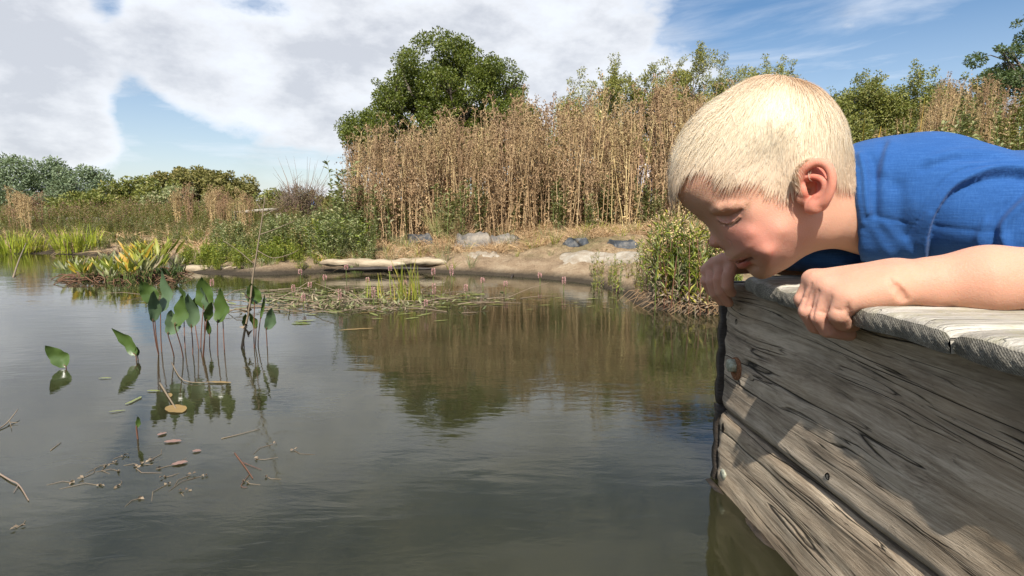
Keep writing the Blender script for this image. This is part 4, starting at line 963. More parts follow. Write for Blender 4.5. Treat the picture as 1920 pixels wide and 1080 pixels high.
tag(link('ground', mesh_raw('ground', np.stack([X, Y, Z], -1).reshape(-1, 3), F), gm, None, True), 'dry earth bank and rough ground round the pond', kind='structure')
def onground(u, v):
    d = ray(u, v); t_ = np.linspace(1.5, 9, 1500); Q = CP+t_[:, None]*d; f = Q[:, 2]-np.maximum(gz(Q[:, 0], Q[:, 1]), 0); k = int(np.argmax(f < 0)); return Q[k]
# water: murky, with ripples
wm = mat('pond_water', (.030, .033, .022), .015, .5); t = NT(wm); t.b.inputs['IOR'].default_value = 1.333; t.b.inputs['Specular IOR Level'].default_value = .80
co = t.coord('Object'); rip1 = t.noise(t.coord('Object', (5, 15, 1), (0, 0, .22)), 1.0, 3, .55, .4); rip2 = t.noise(t.coord('Object', (24, 62, 1), (0, 0, .12)), 1.0, 3, .55, .5); rip3 = t.noise(t.coord('Object', (1.6, 3.0, 1), (0, 0, -.3)), 1.0, 3, .5)
patch = t.n('ShaderNodeMapRange', {0: rip3, 1: .38, 2: .62, 3: .35, 4: 1.0}).outputs[0]
hgt = t.math('ADD', t.math('MULTIPLY', rip1, .00066), t.math('MULTIPLY', t.math('MULTIPLY', rip2, patch), .00034)); hgt = t.math('ADD', hgt, t.math('MULTIPLY', rip3, .0014))
t.b.inputs['Subsurface Weight'].default_value = 1.0; t.b.inputs['Subsurface Radius'].default_value = (1, 1, .8); t.b.inputs['Subsurface Scale'].default_value = .16; t.b.subsurface_method = 'BURLEY'
t.l(t.bump(hgt, 1.0, 1.0), t.b.inputs['Normal'])
mk = t.noise(co, 3.0, 4, .6, .6); t.l(t.ramp(mk, [(.30, (.018, .018, .008)), (.52, (.031, .030, .0135)), (.72, (.045, .041, .019))]), t.b.inputs['Base Color'])
xw = np.linspace(-19, 4, 60); yw = np.linspace(-9, 6.2, 60); X, Y = np.meshgrid(xw, yw, indexing='ij'); I_ = np.arange(X.size).reshape(X.shape)
tag(link('water', mesh_raw('water', np.stack([X, Y, X*0], -1).reshape(-1, 3), np.stack([I_[:-1, :-1], I_[1:, :-1], I_[1:, 1:], I_[:-1, 1:]], -1).reshape(-1, 4)), wm, None, True), 'still murky pond water reflecting clouds and plants', kind='structure')

# ================================================================== plants
straw = leafmat('dry_straw', [(0.543, 0.368, 0.184), (0.725, 0.521, 0.275), (0.388, 0.254, 0.131), (0.802, 0.609, 0.344)], .8, .15, .2, 3, .5)
seedm = leafmat('dry_seed_head', [(0.337, 0.229, 0.124), (0.449, 0.306, 0.169), (0.249, 0.167, 0.090), (0.523, 0.389, 0.214)], .9, .1, .1, 3, .3)
oakm = leafmat('oak_leaf', [(0.111, 0.144, 0.021), (0.171, 0.198, 0.030), (0.070, 0.102, 0.017), (0.231, 0.239, 0.041)], .42, .42, .45, 1.3)
sallow = leafmat('sallow_leaf', [(0.250, 0.262, 0.058), (0.363, 0.340, 0.083), (0.169, 0.197, 0.042), (0.475, 0.398, 0.113)], .5, .4, .4, 1.5)
hedge = leafmat('hedge_leaf', [(0.189, 0.211, 0.048), (0.276, 0.281, 0.063), (0.112, 0.140, 0.032), (0.402, 0.352, 0.111)], .5, .4, .4, 1.5)
darkl = leafmat('dark_leaf', [(0.068, 0.112, 0.036), (0.105, 0.150, 0.045), (0.045, 0.075, 0.024), (0.180, 0.210, 0.090)], .5, .35, .4, 1.2)
greyl = leafmat('grey_willow_leaf', [(0.170, 0.223, 0.116), (0.246, 0.305, 0.170), (0.119, 0.165, 0.085), (0.323, 0.380, 0.230)], .6, .35, .3, .5)
olive = leafmat('olive_leaf', [(0.200, 0.184, 0.056), (0.282, 0.248, 0.075), (0.128, 0.129, 0.037), (0.352, 0.276, 0.102)], .6, .35, .3, .5)
herb = leafmat('herb_leaf', [(0.242, 0.259, 0.108), (0.354, 0.355, 0.154), (0.166, 0.191, 0.092), (0.503, 0.409, 0.246)], .5, .45, .35, 3, .25)
bright = leafmat('bright_leaf', [(0.265, 0.313, 0.046), (0.389, 0.394, 0.064), (0.186, 0.232, 0.036), (0.559, 0.441, 0.091)], .45, .5, .4, 4, .2)
lime = leafmat('yellow_green_blade', [(.36, .38, .035), (.46, .46, .05), (.26, .31, .03), (.50, .44, .06)], .5, .5, .35, 3, .2)
yel = leafmat('yellow_leaf', [(.60, .44, .04), (.66, .34, .06), (.50, .46, .06)], .5, .5, .35, 6)
purp = leafmat('purple_brown_spike', [(0.343, 0.172, 0.138), (0.468, 0.245, 0.179), (0.360, 0.163, 0.221), (0.270, 0.146, 0.097)], .8, .1, .2, 2, .3)
twigm = leafmat('grey_brown_twig', [(0.240, 0.173, 0.128), (0.345, 0.255, 0.195), (0.165, 0.120, 0.090)], .9, .1, .2, 2)
bark = mat('bark', (.13, .10, .075), .9, .2); t = NT(bark); nn_ = t.noise(t.coord('Object', (18, 18, 4)), 1, 6, .7); t.l(t.ramp(nn_, [(.3, (.05, .04, .03)), (.6, (.17, .14, .11))]), t.b.inputs['Base Color']); t.l(t.bump(nn_, .9, .02), t.b.inputs['Normal'])
redst = mat('reddish_stem', (.16, .07, .04), .5, .4); greenst = mat('green_stem', (.14, .18, .045), .5, .4)

def rotz(a): c, s = math.cos(a), math.sin(a); return np.array([[c, -s, 0], [s, c, 0], [0, 0, 1]])
class Proto:                              # geometry by material, to be copied as objects or stamped into a mass
    def __init__(s): s.p = {}
    def mb(s, m): return s.p.setdefault(m.name, (m, MB()))[1]
    def mesh(s, name):
        me = None; V = []; F3 = []; F4 = []; m3 = []; m4 = []; n = 0; mats = []
        for k, (m, b) in s.p.items():
            if not b.n: continue
            mi = len(mats); mats.append(m); V += b.V
            for f in b.F3: F3.append(f+n); m3 += [mi]*len(f)
            for f in b.F4: F4.append(f+n); m4 += [mi]*len(f)
            n += b.n
        Fs = []
        if F3: Fs.append(np.concatenate(F3))
        if F4: Fs.append(np.concatenate(F4))
        me = mesh_raw(name, np.concatenate(V), Fs)
        for m in mats: me.materials.append(m)
        mi = np.array(m3+m4, np.int32)
        if len(mi) == len(me.polygons): me.polygons.foreach_set('material_index', mi)
        return me
def stamp_all(protos, P, rz, S, name, label=None, kind='stuff', rng=RNG):
    out = Proto(); pk = rng.integers(0, len(protos), len(P))
    for i, pr in enumerate(protos):
        sel = np.where(pk == i)[0]
        if not len(sel): continue
        c, s = np.cos(rz[sel]), np.sin(rz[sel])
        for k, (m, b) in pr.p.items():
            if not b.n: continue
            V = np.concatenate(b.V)[None]*S[sel][:, None, None]; W = np.stack([V[..., 0]*c[:, None]-V[..., 1]*s[:, None], V[..., 0]*s[:, None]+V[..., 1]*c[:, None], V[..., 2]], -1)+P[sel][:, None, :]
            o = out.mb(m); n1 = V.shape[1]; base = o.addv(W.reshape(-1, 3)); off = (np.arange(len(sel))*n1)[:, None, None]+base
            for f in b.F3: o.F3.append((f[None]+off).reshape(-1, 3))
            for f in b.F4: o.F4.append((f[None]+off).reshape(-1, 4))
    return tag(link(name, out.mesh(name)), label, kind=kind)
def ribbons(mb, P0, D, L, W, bend, rng, seg=3, tip=.15):
    """narrow blades: rows of quads from P0 along D, drooping"""
    n = len(P0); D = unit(D); L = np.broadcast_to(L, (n,)); W = np.broadcast_to(W, (n,))
    S = unit(np.cross(D, rdir(n, rng))); h = np.stack([D[:, 0], D[:, 1], 0*D[:, 2]], 1)+rng.normal(size=(n, 3))*[.3, .3, 0]
    rows = []
    for k in range(seg+1):
        f = k/seg; p = P0+D*(L*f)[:, None]+(h*1.0+np.array([0, 0, -.55]))*(bend*L*f*f)[:, None]; w = W*(1-(1-tip)*f**1.5)/2
        rows += [p-S*w[:, None], p+S*w[:, None]]
    V = np.stack(rows, 1).reshape(-1, 3); b = (np.arange(n)*(seg+1)*2)[:, None]+np.arange(seg)[None]*2
    mb.add(V, np.stack([b, b+1, b+3, b+2], -1).reshape(-1, 4))
def stem3(mb, P, R, k=3): mb.tube(P, R, k, False)

# ---- dried tall stalks
def dry_plant(seed, h, nst=3):
    rng = np.random.default_rng(seed); pr = Proto(); s = pr.mb(straw); q = pr.mb(seedm)
    for i in range(nst):
        b = np.array([*rng.normal(size=2)*.028, 0]); lean = rng.normal(size=2)*.035; H = h*rng.uniform(.78, 1.08)
        f = np.linspace(0, 1, 6); wob = rng.normal(size=(6, 2))*.004
        P = np.stack([b[0]+lean[0]*f*H*1.5+wob[:, 0], b[1]+lean[1]*f*H*1.5+wob[:, 1], f*H-.03], 1); stem3(s, P, np.linspace(.0040, .0019, 6))
        # crown of branchlets with seed heads
        nb = rng.integers(7, 12)
        for j in range(nb):
            ft = 1-rng.random()**1.5*.30; p0 = P[0]*(1-ft)+P[-1]*ft; a = rng.random()*6.28; ln = rng.uniform(.03, .075)*(1.3-ft*.5); up_ = rng.uniform(.9, 2.0)
            d = unit(np.array([math.cos(a), math.sin(a), up_])); p1 = p0+d*ln; stem3(s, np.array([p0, p1]), [.0012, .0009])
            m = rng.integers(3, 5); c = p1+rng.normal(size=(m, 3))*.008
            leaves_into(q, c, rdir(m, rng), rdir(m, rng), rng.uniform(.008, .015, m), rng.uniform(.007, .011, m), .5); leaves_into(q, c, rdir(m, rng), rdir(m, rng), rng.uniform(.008, .014, m), rng.uniform(.006, .010, m), .5)
        # shrivelled leaves and seeds down the stem
        m = 26; ft = rng.uniform(.06, .97, m)**1.25; c = P[0]*(1-ft[:, None])+P[-1]*ft[:, None]; a = rng.random(m)*6.28; d = np.stack([np.cos(a), np.sin(a), rng.uniform(-1.6, 1.8, m)], 1)
        leaves_into(q if i % 2 else s, c, d, rdir(m, rng), rng.uniform(.012, .032, m), rng.uniform(.003, .007, m), .6, .3)
        m = 14; ft = rng.uniform(.03, .7, m); c = P[0]*(1-ft[:, None])+P[-1]*ft[:, None]; leaves_into(q, c, rdir(m, rng), rdir(m, rng), rng.uniform(.010, .024, m), rng.uniform(.006, .012, m), .6)
    return pr
DRY = [dry_plant(100+i, .80, 4+(i % 3)) for i in range(8)]; DRYM = [p.mesh('dried_stalk_plant') for p in DRY]
def top_v(u):                              # height the dried stand reaches, by direction
    return np.interp(u, [630, 660, 700, 760, 800, 850, 930, 1010, 1080, 1150, 1200, 1260, 1320, 1500, 1620, 1760, 1810, 1880, 1960, 2100], [300, 262, 262, 255, 262, 235, 220, 215, 205, 205, 195, 175, 190, 230, 245, 165, 150, 190, 160, 190])
rng = np.random.default_rng(3); cnt = 0
def zat(u, v, y): return at(u, v, y)[2]
placed = []
for i in range(292):
    if i < 232: u = 655+690*((i+rng.random())/232); y = rng.uniform(3.95, 5.6)
    elif i < 280: u = rng.uniform(1730, 1990); y = rng.uniform(3.6, 4.8)
    else: u = rng.uniform(1600, 1740); y = rng.uniform(4.0, 4.9)
    if i < 232 and abs(u-1209) < 20 and y < 5.3 and rng.random() < .75: u += 44*(1 if rng.random() < .5 else -1)
    x = at(u, 400, y)[0]; g = float(gz(x, y)); tz = zat(u, top_v(u)+rng.exponential(46)-22+12*math.sin(u*.05)+8*math.sin(u*.13), y); hh = max(.35, tz-g)
    if i >= 280: hh *= .8
    k = i % 8; o = link('dried_stalk_plant', DRYM[k]); s_ = hh/.80
    o.location = (x, y, g); o.rotation_euler = (rng.normal()*.04, rng.normal()*.04, rng.random()*6.28); sxy = min(s_, 1.15); o.scale = (sxy, sxy, s_)
    if u < 1360:
        row = 'front row' if y < 4.4 else 'back row' if y > 5.1 else 'middle rows'
        spot = next(b for a_, b in [(720, 'at the left end of the stand'), (800, 'left of the pale feathery grass'), (900, 'behind the pale feathery grass'), (1010, 'under the right half of the oak'), (1110, 'between oak and light green bushes'), (1200, 'left of the white-clad figure'), (1290, 'beside the boy\'s forehead'), (9999, 'behind the boy\'s head')] if u < a_)
        tag(o, 'tall dried brown stalks, '+row+', '+spot, 'dried plant', 'dried stalks standing on the far bank')
    else: tag(o, 'dried seed-headed stalks behind the boy, '+('above his collar' if u < 1735 else 'above his shoulder blade' if u < 1800 else 'just left of the dark tree' if u < 1860 else 'in front of the dark tree, at the right edge'), 'dried plant', 'dried stalks on the bank to the right')
# the lower tangle between them
n = 260; u = rng.uniform(650, 1400, n); u = np.where((abs(u-1209) < 16) & (rng.random(n) < .8), u+40, u); y = rng.uniform(3.85, 6.0, n); x = np.array([at(a, 400, b)[0] for a, b in zip(u, y)]); P = np.stack([x, y, gz(x, y)], 1)
stamp_all([dry_plant(200+i, .42, 3) for i in range(4)], P, rng.random(n)*6.28, rng.uniform(.7, 1.35, n), 'dead_stalk_thicket', 'low tangle of dead brown stalks between the tall ones', rng=rng)

# ---- straw and grass
def tuft(seed, n, L, W, m, spread=.03, bend=.35, up_=1.6, seg=3):
    rng = np.random.default_rng(seed); pr = Proto(); a = rng.random(n)*6.28; r = rng.random(n)**.5*spread
    P = np.stack([np.cos(a)*r, np.sin(a)*r, -.01+0*a], 1); D = np.stack([np.cos(a)*rng.random(n), np.sin(a)*rng.random(n), np.full(n, up_)], 1)+rng.normal(size=(n, 3))*.15
    ribbons(pr.mb(m), P, D, rng.uniform(.5, 1.0, n)*L, W*rng.uniform(.7, 1.3, n), bend*rng.uniform(.4, 1.6, n), rng, seg); return pr
def field(u0, u1, y0, y1, n, protos, smin_, smax_, name, label, rng=rng, vfun=None, sink=0.0):
    u = rng.uniform(u0, u1, n); y = y0*(y1/y0)**rng.random(n); x = np.array([at(a, 400, b)[0] for a, b in zip(u, y)]); g = gz(x, y); ok = g > .012
    P = np.stack([x, y, g-sink], 1)[ok]; return stamp_all(protos, P, rng.random(len(P))*6.28, rng.uniform(smin_, smax_, len(P))*(1.0 if vfun is None else vfun(y[ok])), name, label, rng=rng)
st = [tuft(300+i, 26, .17, .0035, straw, .04, .9, .9) for i in range(3)]+[tuft(310+i, 20, .10, .003, straw, .05, 1.2, .5) for i in range(2)]
field(640, 1400, 3.50, 4.6, 1300, st, .45, 1.0, 'dry_grass', 'pale dry grass along the foot of the dried stand')
field(-200, 700, 4.2, 9.0, 900, st, .7, 1.5, 'dry_grass', 'dry straw grass scattered through the meadow at the left')
field(1300, 2300, 2.4, 5.5, 500, st, .8, 1.5, 'dry_grass', 'dry grass on the bank behind the boardwalk')
gt = [tuft(330+i, 24, .20, .004, herb, .03, .4, 1.8) for i in range(3)]+[tuft(340+i, 16, .16, .0045, bright, .03, .35, 1.8) for i in range(2)]
field(660, 1200, 3.25, 4.1, 90, gt, .35, .9, 'green_grass', 'green grass blades growing on the bank between the stones')
def herbp(seed, h, lm, n=7, lf=.030, sm=None, flower=None):
    rng = np.random.default_rng(seed); pr = Proto(); l = pr.mb(lm); s = pr.mb(sm or greenst)
    for i in range(n):
        b = np.array([*rng.normal(size=2)*.035, -.01]); H = h*rng.uniform(.6, 1.05); ln = rng.normal(size=2)*.10*H; f = np.linspace(0, 1, 4)
        P = np.stack([b[0]+ln[0]*f*f, b[1]+ln[1]*f*f, b[2]+H*f], 1); stem3(s, P, [.0022, .0019, .0015, .001])
        m = int(26*H/.3)+8; ft = rng.uniform(.12, 1, m); c = np.stack([np.interp(ft, f, P[:, q]) for q in range(3)], 1); a = rng.random(m)*6.28
        D = np.stack([np.cos(a), np.sin(a), rng.uniform(.1, 1.2, m)], 1); leaves_into(l, c, D, np.tile([0, 0, 1.], (m, 1))+rdir(m, rng)*.5, rng.uniform(.6, 1.2, m)*lf, rng.uniform(.25, .4, m)*lf, .25, .2)
        if flower is not None:
            q = pr.mb(flower); m = 10; ft = rng.uniform(.72, 1.08, m); c = np.stack([P[-1][0]+rng.normal(size=m)*.004, P[-1][1]+rng.normal(size=m)*.004, H*ft], 1); leaves_into(q, c, rdir(m, rng), rdir(m, rng), .010, .007, .4)
    return pr
hb = [herbp(400+i, .30, herb, 7, .034) for i in range(4)]; hb2 = [herbp(410+i, .26, bright, 6, .034) for i in range(3)]; hp = [herbp(420+i, .36, olive, 7, .028, flower=purp) for i in range(3)]; hs = [herbp(430+i, .30, olive, 6, .026, flower=seedm) for i in range(3)]
field(600, 700, 3.45, 4.4, 90, hb+gt+[hb2[0]], .5, .95, 'leafy_herbs', 'mass of leafy green herbs on the bank left of the dried stand')
field(400, 670, 3.50, 4.9, 300, hb+gt+st+[hs[0]], .45, .85, 'leafy_herbs', 'mixed green herbs on the bank in the middle left')
field(-150, 640, 5.5, 7.5, 620, hb+st+gt+[hp[0], hs[0], hs[1]], .6, 1.15, 'leafy_herbs', 'meadow of mixed herbs and seed heads beyond the pond at the left', vfun=lambda y: .62+0*y)
field(-400, 640, 7.5, 20, 1500, hs+hp+[hb[0]]+st, .6, 1.1, 'leafy_herbs', 'far meadow of browned and purple flower spikes at the left', vfun=lambda y: (y*.036+.06)/.34)
field(330, 560, 3.30, 3.9, 150, hb2, .25, .50, 'bright_waterside_plants', 'low bright yellow-green plants along the near edge of the left bank')
field(360, 640, 3.27, 3.55, 70, hb2+gt, .18, .42, 'bright_waterside_plants', 'tiny green plants rooted in the mud along the left bank')
field(-100, 420, 4.75, 5.4, 230, hb2+hb, .25, .42, 'bright_waterside_plants', 'low green plants along the far left waterline')
field(1350, 2200, 2.3, 4.2, 260, hb+hs, .8, 1.5, 'leafy_herbs', 'herbs on the bank behind the boardwalk')
field(640, 1330, 3.8, 5.8, 60, hb, .8, 1.6, 'leafy_herbs', 'few green herbs growing up through the dried stalks')
field(-600, 3000, 9, 60, 1500, hs+hb, .5, 1.0, 'rough_grassland', 'rough grassland running back to the trees', vfun=lambda y: (y*.030+.06)/.34)
for k in range(26):                                                                       # tall single herbs that stand out
    pass
HS = herbp(470, .42, hedge, 5, .036, flower=seedm).mesh('tall_herb'); HG = herbp(471, .50, herb, 6, .040).mesh('tall_herb'); HP = herbp(472, .44, olive, 6, .028, flower=purp).mesh('loosestrife'); HD = dry_plant(480, .5, 5).mesh('dried_dock')
for (u, v, y, me, s_, nm, lab, cat) in [(632, 408, 4.1, HG, 1.15, 'tall_herb', 'tall leafy green plant at the left end of the dried stand', 'plant'), (650, 405, 4.3, HS, 1.35, 'tall_herb', 'tall green plant with dark seed heads, against the sky left of the dried stand', 'plant'), (655, 425, 3.9, HG, .9, 'tall_herb', 'bushy green plant in front of the left end of the dried stand', 'plant'),
        (845, 425, 3.95, HG, .7, 'tall_herb', 'fresh green plant at the foot of the stand beside the pale grass', 'plant'), (705, 425, 3.95, HG, .55, 'tall_herb', 'small green plant at the foot of the stand, left part', 'plant')]:
    x = at(u, v, y)[0]; o = link(nm, me); o.location = (x, y, float(gz(x, y))); o.scale = (s_,)*3; o.rotation_euler = (0, 0, u); tag(o, lab, cat)
for i in range(26):
    y = rng.uniform(5.6, 8.0); u = rng.uniform(60, 300); x = at(u, 400, y)[0]; o = link('loosestrife', HP); o.location = (x, y, float(gz(x, y))); s_ = rng.uniform(.55, .85)*y/6.5; o.scale = (s_,)*3; o.rotation_euler = (0, 0, rng.random()*6)
    tag(o, 'purple-brown flower spikes, '+('behind the yellow-green leaf clumps' if u < 180 else 'behind the green raft'), 'plant', 'purple loosestrife in the left meadow')
for i in range(30):
    y = rng.uniform(6, 9); u = [rng.uniform(20, 70), rng.uniform(390, 500), rng.uniform(330, 420)][i % 3]; x = at(u, 400, y)[0]; o = link('dried_dock', HD); o.location = (x, y, float(gz(x, y))); s_ = rng.uniform(.6, .95)*y/6.5; o.scale = (s_,)*3; o.rotation_euler = (0, 0, rng.random()*6)
    tag(o, 'brown dried dock stems with seed clusters, '+('near the left edge of the picture' if u < 100 else 'below the middle tree of the skyline' if u < 400 else 'around the pale wooden rail'), 'plant', 'dried docks in the left meadow')
# pale feathery grass clump in the stand, yellow-green clumps at the left
PG = tuft(500, 240, .46, .0030, leafmat('pale_grass', [(.42, .38, .15), (.52, .46, .22), (.30, .32, .10)], .7, .3, .2, 4), .10, .35, 2.6, 4).mesh('pale_grass_clump')
for u, y, s_, lab in [(835, 3.92, .82, 'pale yellow-green feathery grass clump at the foot of the dried stand'), (868, 3.86, .62, 'pale straw-coloured grass clump leaning right of the feathery one')]:
    x = at(u, 400, y)[0]; o = link('grass_clump', PG if u < 850 else tuft(501, 160, .5, .0036, straw, .09, .8, 1.5, 4).mesh('grass_clump')); o.location = (x, y, float(gz(x, y))); o.scale = (s_,)*3; tag(o, lab, 'grass clump')
LG = [tuft(510+i, 110, .30, .009, lime, .13, .30, 2.4, 3).mesh('iris_clump') for i in range(2)]
for u, y, s_, lab in [(18, 4.85, 1.0, 'yellow-green clump of sword-shaped leaves at the far left edge of the pond'), (52, 4.95, .80, 'smaller yellow-green leaf clump just right of the leftmost one'), (134, 4.9, 1.05, 'bright yellow-green clump of upright leaves, second group from the left'), (160, 5.0, .85, 'yellow-green leaf clump at the right side of the second group'), (-60, 5.1, 1.0, 'yellow-green leaf clump cut by the left edge of the picture')]:
    x = at(u, 400, y)[0]; o = link('iris_clump', LG[int(u) % 2]); o.location = (x, y, max(float(gz(x, y)), -.02)-.02); o.scale = (s_,)*3; o.rotation_euler = (0, 0, u*.1); tag(o, lab, 'clump')
for u, y, s_ in [(1600, 2.9, .95), (1622, 2.95, .85), (1645, 3.0, .75), (1680, 2.8, .95), (1700, 2.85, 1.05)]:
    mbp = Proto(); r_ = np.random.default_rng(int(u)); ribbons(mbp.mb(yel), np.array([[0, 0, 0], [.012, 0, 0], [-.014, 0, 0]]), np.array([[.05, 0, 1.], [.22, 0, 1], [-.18, 0, 1]]), np.array([.50, .46, .42])*s_*1.35, .017, .06, r_, 5, .1)
    x = at(u, 400, y)[0]; o = link('yellow_flag_leaf', mbp.mesh('yellow_flag_leaf')); o.location = (x, y, float(gz(x, y))-.02); tag(o, 'yellow sword-shaped leaves rising just above the boy\'s blue shirt', 'leaf clump', 'yellow leaves behind the boy')

# ---- trees and bushes
def crown(name, clumps, nleaf, lsz, lm, parent, rng, asp=.62, upb=.4):
    """clumps: rows x,y,z,r"""
    C = np.array(clumps); n = len(C); w = C[:, 3]**2; k = rng.choice(n, nleaf, p=w/w.sum()); d = rdir(nleaf, rng); r = C[k, 3]*(rng.random(nleaf)**.38)
    P = C[k, :3]+d*r[:, None]*np.array([1, 1, .8]); mb = MB(); D = unit(d+rdir(nleaf, rng)*.8+np.array([0, 0, -.15])); N = unit(d*.5+np.array([0, 0, upb])+rdir(nleaf, rng)*.75)
    leaves_into(mb, P, D, N, lsz*rng.uniform(.6, 1.25, nleaf), lsz*asp*rng.uniform(.7, 1.2, nleaf), .18, .1); return mb.build(name, lm, parent)
def woody(root, C, base, rng, r0, name='limb', tname='trunk', fork=.35, material=None):
    C = np.array(C); top = C[:, :3].mean(0); mid = np.array(base)*(1-fork)+np.array([top[0], top[1], top[2]])*fork; mb = MB()
    mb.tube(np.array([base, (np.array(base)+mid)/2+[.02*r0*30, 0, 0], mid]), [r0, r0*.85, r0*.7], 8); mb.build(tname, material or bark, root, True)
    mb = MB(); order = rng.permutation(len(C)); mains = C[order[:max(5, len(C)//7)]]
    for m in mains:
        q = m[:3]; k = (mid+q)/2+rng.normal(size=3)*.06*np.linalg.norm(q-mid)+[0, 0, .05*np.linalg.norm(q-mid)]; mb.tube(np.array([mid, k, q]), [r0*.5, r0*.3, r0*.10], 5)
        near = C[np.argsort(((C[:, :3]-q)**2).sum(1))[1:7]]
        for c in near: mb.tube(np.array([k*.35+q*.65, (q+c[:3])/2+rng.normal(size=3)*.02, c[:3]]), [r0*.16, r0*.10, r0*.04], 4, False)
    mb.build(name, material or bark, root, True)
def poly_clumps(poly, Y, n, rmin, rmax, depth, rng, bottom=None):
    """clumps filling an uneven crown whose side outline is given at distance Y"""
    W = [tuple(at(u, v, Y)[[0, 2]]) for u, v in poly]; A = np.array(W); lo, hi = A.min(0), A.max(0); out = []
    while len(out) < n:
        p = rng.uniform(lo, hi, (400, 2)); ok = poly_inside(p[:, 0], p[:, 1], W); p = p[ok]; d = poly_d(p[:, 0], p[:, 1], W+[W[0]])
        for (x, z), dd in zip(p, d):
            r = rng.uniform(rmin, rmax)
            if dd < r*.55: 
                if rng.random() < .45: continue
                r = max(rmin*.6, dd*1.1)
            t_ = min(1, dd/depth); yy = Y+rng.uniform(-1, 1)*depth*math.sqrt(max(.08, 1-(1-t_)**2)); out.append((x, yy, z, r))
            if len(out) >= n: break
    return out
def tree(name, label, cat, poly, Y, n, rr, depth, nleaf, lsz, lm, seed, r0, bx=None, group=None, asp=.62, base_z=None, tm=None, wisps=0):
    rng = np.random.default_rng(seed); C = poly_clumps(poly, Y, n, rr[0], rr[1], depth, rng); A = np.array(C); x0 = A[:, 0].mean() if bx is None else at(bx, 400, Y)[0]; g = float(gz(x0, Y)) if base_z is None else base_z
    root = empty(name, (x0, Y, g), 0, label, cat, group); off = np.array([x0, Y, g]); L = [(c[0]-x0, c[1]-Y, c[2]-g, c[3]) for c in C]
    woody(root, L, [0, 0, -.05], rng, r0, material=tm)
    if wisps:
        top = A[np.argsort(-A[:, 2])[:wisps*2]]; pick = top[rng.permutation(len(top))[:wisps]]; X = []
        for c in pick:
            mb = MB()
            d = unit(np.array([rng.normal()*.5, rng.normal()*.3, 1.0])); ln = rng.uniform(.12, .30)*Y/6; P0 = c[:3]-off; P = np.array([P0, P0+d*ln*.5+rng.normal(size=3)*.01, P0+d*ln]); mb.tube(P, [r0*.08, r0*.05, r0*.02], 4, False)
            for f in np.linspace(.2, 1, 7): q = P0+d*ln*f+rng.normal(size=3)*.02*Y/6; X.append((*q, .028*Y/6))
            mb.build('twig', tm or bark, root)
        L = L+X
    crown('crown', L, nleaf, lsz, lm, root, rng, asp); return root
OAKP = [(640, 262), (650, 232), (668, 215), (700, 205), (718, 182), (708, 160), (722, 143), (745, 138), (740, 116), (762, 98), (780, 80), (800, 70), (822, 62), (845, 70), (868, 74), (890, 86), (905, 96), (925, 108), (960, 108), (975, 130), (990, 150), (984, 172), (1000, 190), (1010, 222), (1010, 260), (990, 300), (900, 330), (760, 330), (660, 310)]
tree('oak_tree', 'dark green round-crowned oak standing alone behind the dried stand', 'tree', OAKP, 7.2, 430, (.08, .150), .85, 120000, .030, oakm, 21, .075, 830, wisps=0)
tree('sallow_bush', 'light green bush just right of the oak, lowest of the three above the dried stand', 'bush', [(1035, 240), (1050, 190), (1070, 162), (1100, 150), (1130, 142), (1165, 136), (1190, 150), (1205, 200), (1200, 380), (985, 380), (990, 262), (1020, 240)], 6.6, 150, (.08, .17), .5, 56000, .026, sallow, 22, .03, 1120, 'light green bushes above the dried stand', .4, wisps=10)
tree('sallow_bush', 'tallest light green bush, with thin loose twigs against the white cloud', 'bush', [(1170, 380), (1180, 170), (1210, 140), (1222, 105), (1240, 108), (1262, 135), (1290, 128), (1310, 104), (1332, 106), (1336, 125), (1310, 150), (1330, 190), (1330, 380)], 6.4, 150, (.06, .14), .5, 52000, .026, sallow, 23, .03, 1250, 'light green bushes above the dried stand', .4, wisps=14)
tree('sallow_bush', 'light green bush partly hidden by the boy\'s blond head', 'bush', [(1310, 360), (1320, 165), (1350, 140), (1385, 125), (1425, 130), (1470, 160), (1500, 300)], 6.8, 110, (.08, .16), .5, 42000, .026, sallow, 24, .03, 1390, 'light green bushes above the dried stand', .4, wisps=12)
tree('hedge_bush', 'green bush right behind the boy\'s head, above his collar', 'bush', [(1520, 330), (1530, 200), (1560, 180), (1590, 168), (1625, 160), (1655, 172), (1680, 200), (1690, 330)], 6.2, 150, (.09, .17), .5, 52000, .026, hedge, 25, .03, 1600, 'hedge bushes behind the boy', .5, wisps=10)
tree('hedge_bush', 'green bush above the middle of the boy\'s back', 'bush', [(1650, 330), (1660, 200), (1690, 172), (1715, 155), (1745, 165), (1790, 175), (1830, 190), (1850, 330)], 6.0, 150, (.09, .17), .5, 52000, .026, hedge, 26, .03, 1740, 'hedge bushes behind the boy', .5, wisps=10)
tree('hawthorn_tree', 'dark green small tree cut off by the right edge of the picture', 'tree', [(1815, 330), (1822, 200), (1820, 150), (1830, 110), (1860, 90), (1895, 82), (1900, 50), (1930, 30), (2000, 20), (2080, 60), (2100, 330)], 5.4, 130, (.06, .13), .6, 52000, .026, darkl, 27, .04, 1960, asp=.55, wisps=8)
tree('willow_tree', 'broad grey-green willow at the far left', 'tree', [(-160, 420), (-150, 330), (-100, 300), (-40, 305), (10, 296), (60, 286), (100, 296), (140, 298), (165, 312), (190, 325), (205, 360), (205, 420)], 24, 190, (.22, .52), 2.2, 42000, .13, greyl, 31, .14, 30, asp=.45)
tree('far_bush', 'bright green bush right of the grey-green willow', 'bush', [(190, 420), (200, 350), (225, 335), (260, 330), (300, 335), (330, 350), (340, 420)], 22, 70, (.2, .42), 1.3, 14000, .11, hedge, 32, .08)
tree('far_tree', 'dark olive rounded tree in the middle of the far left skyline', 'tree', [(295, 420), (300, 335), (320, 318), (355, 311), (385, 313), (405, 325), (408, 420)], 25, 90, (.22, .45), 1.5, 21000, .12, olive, 33, .1)
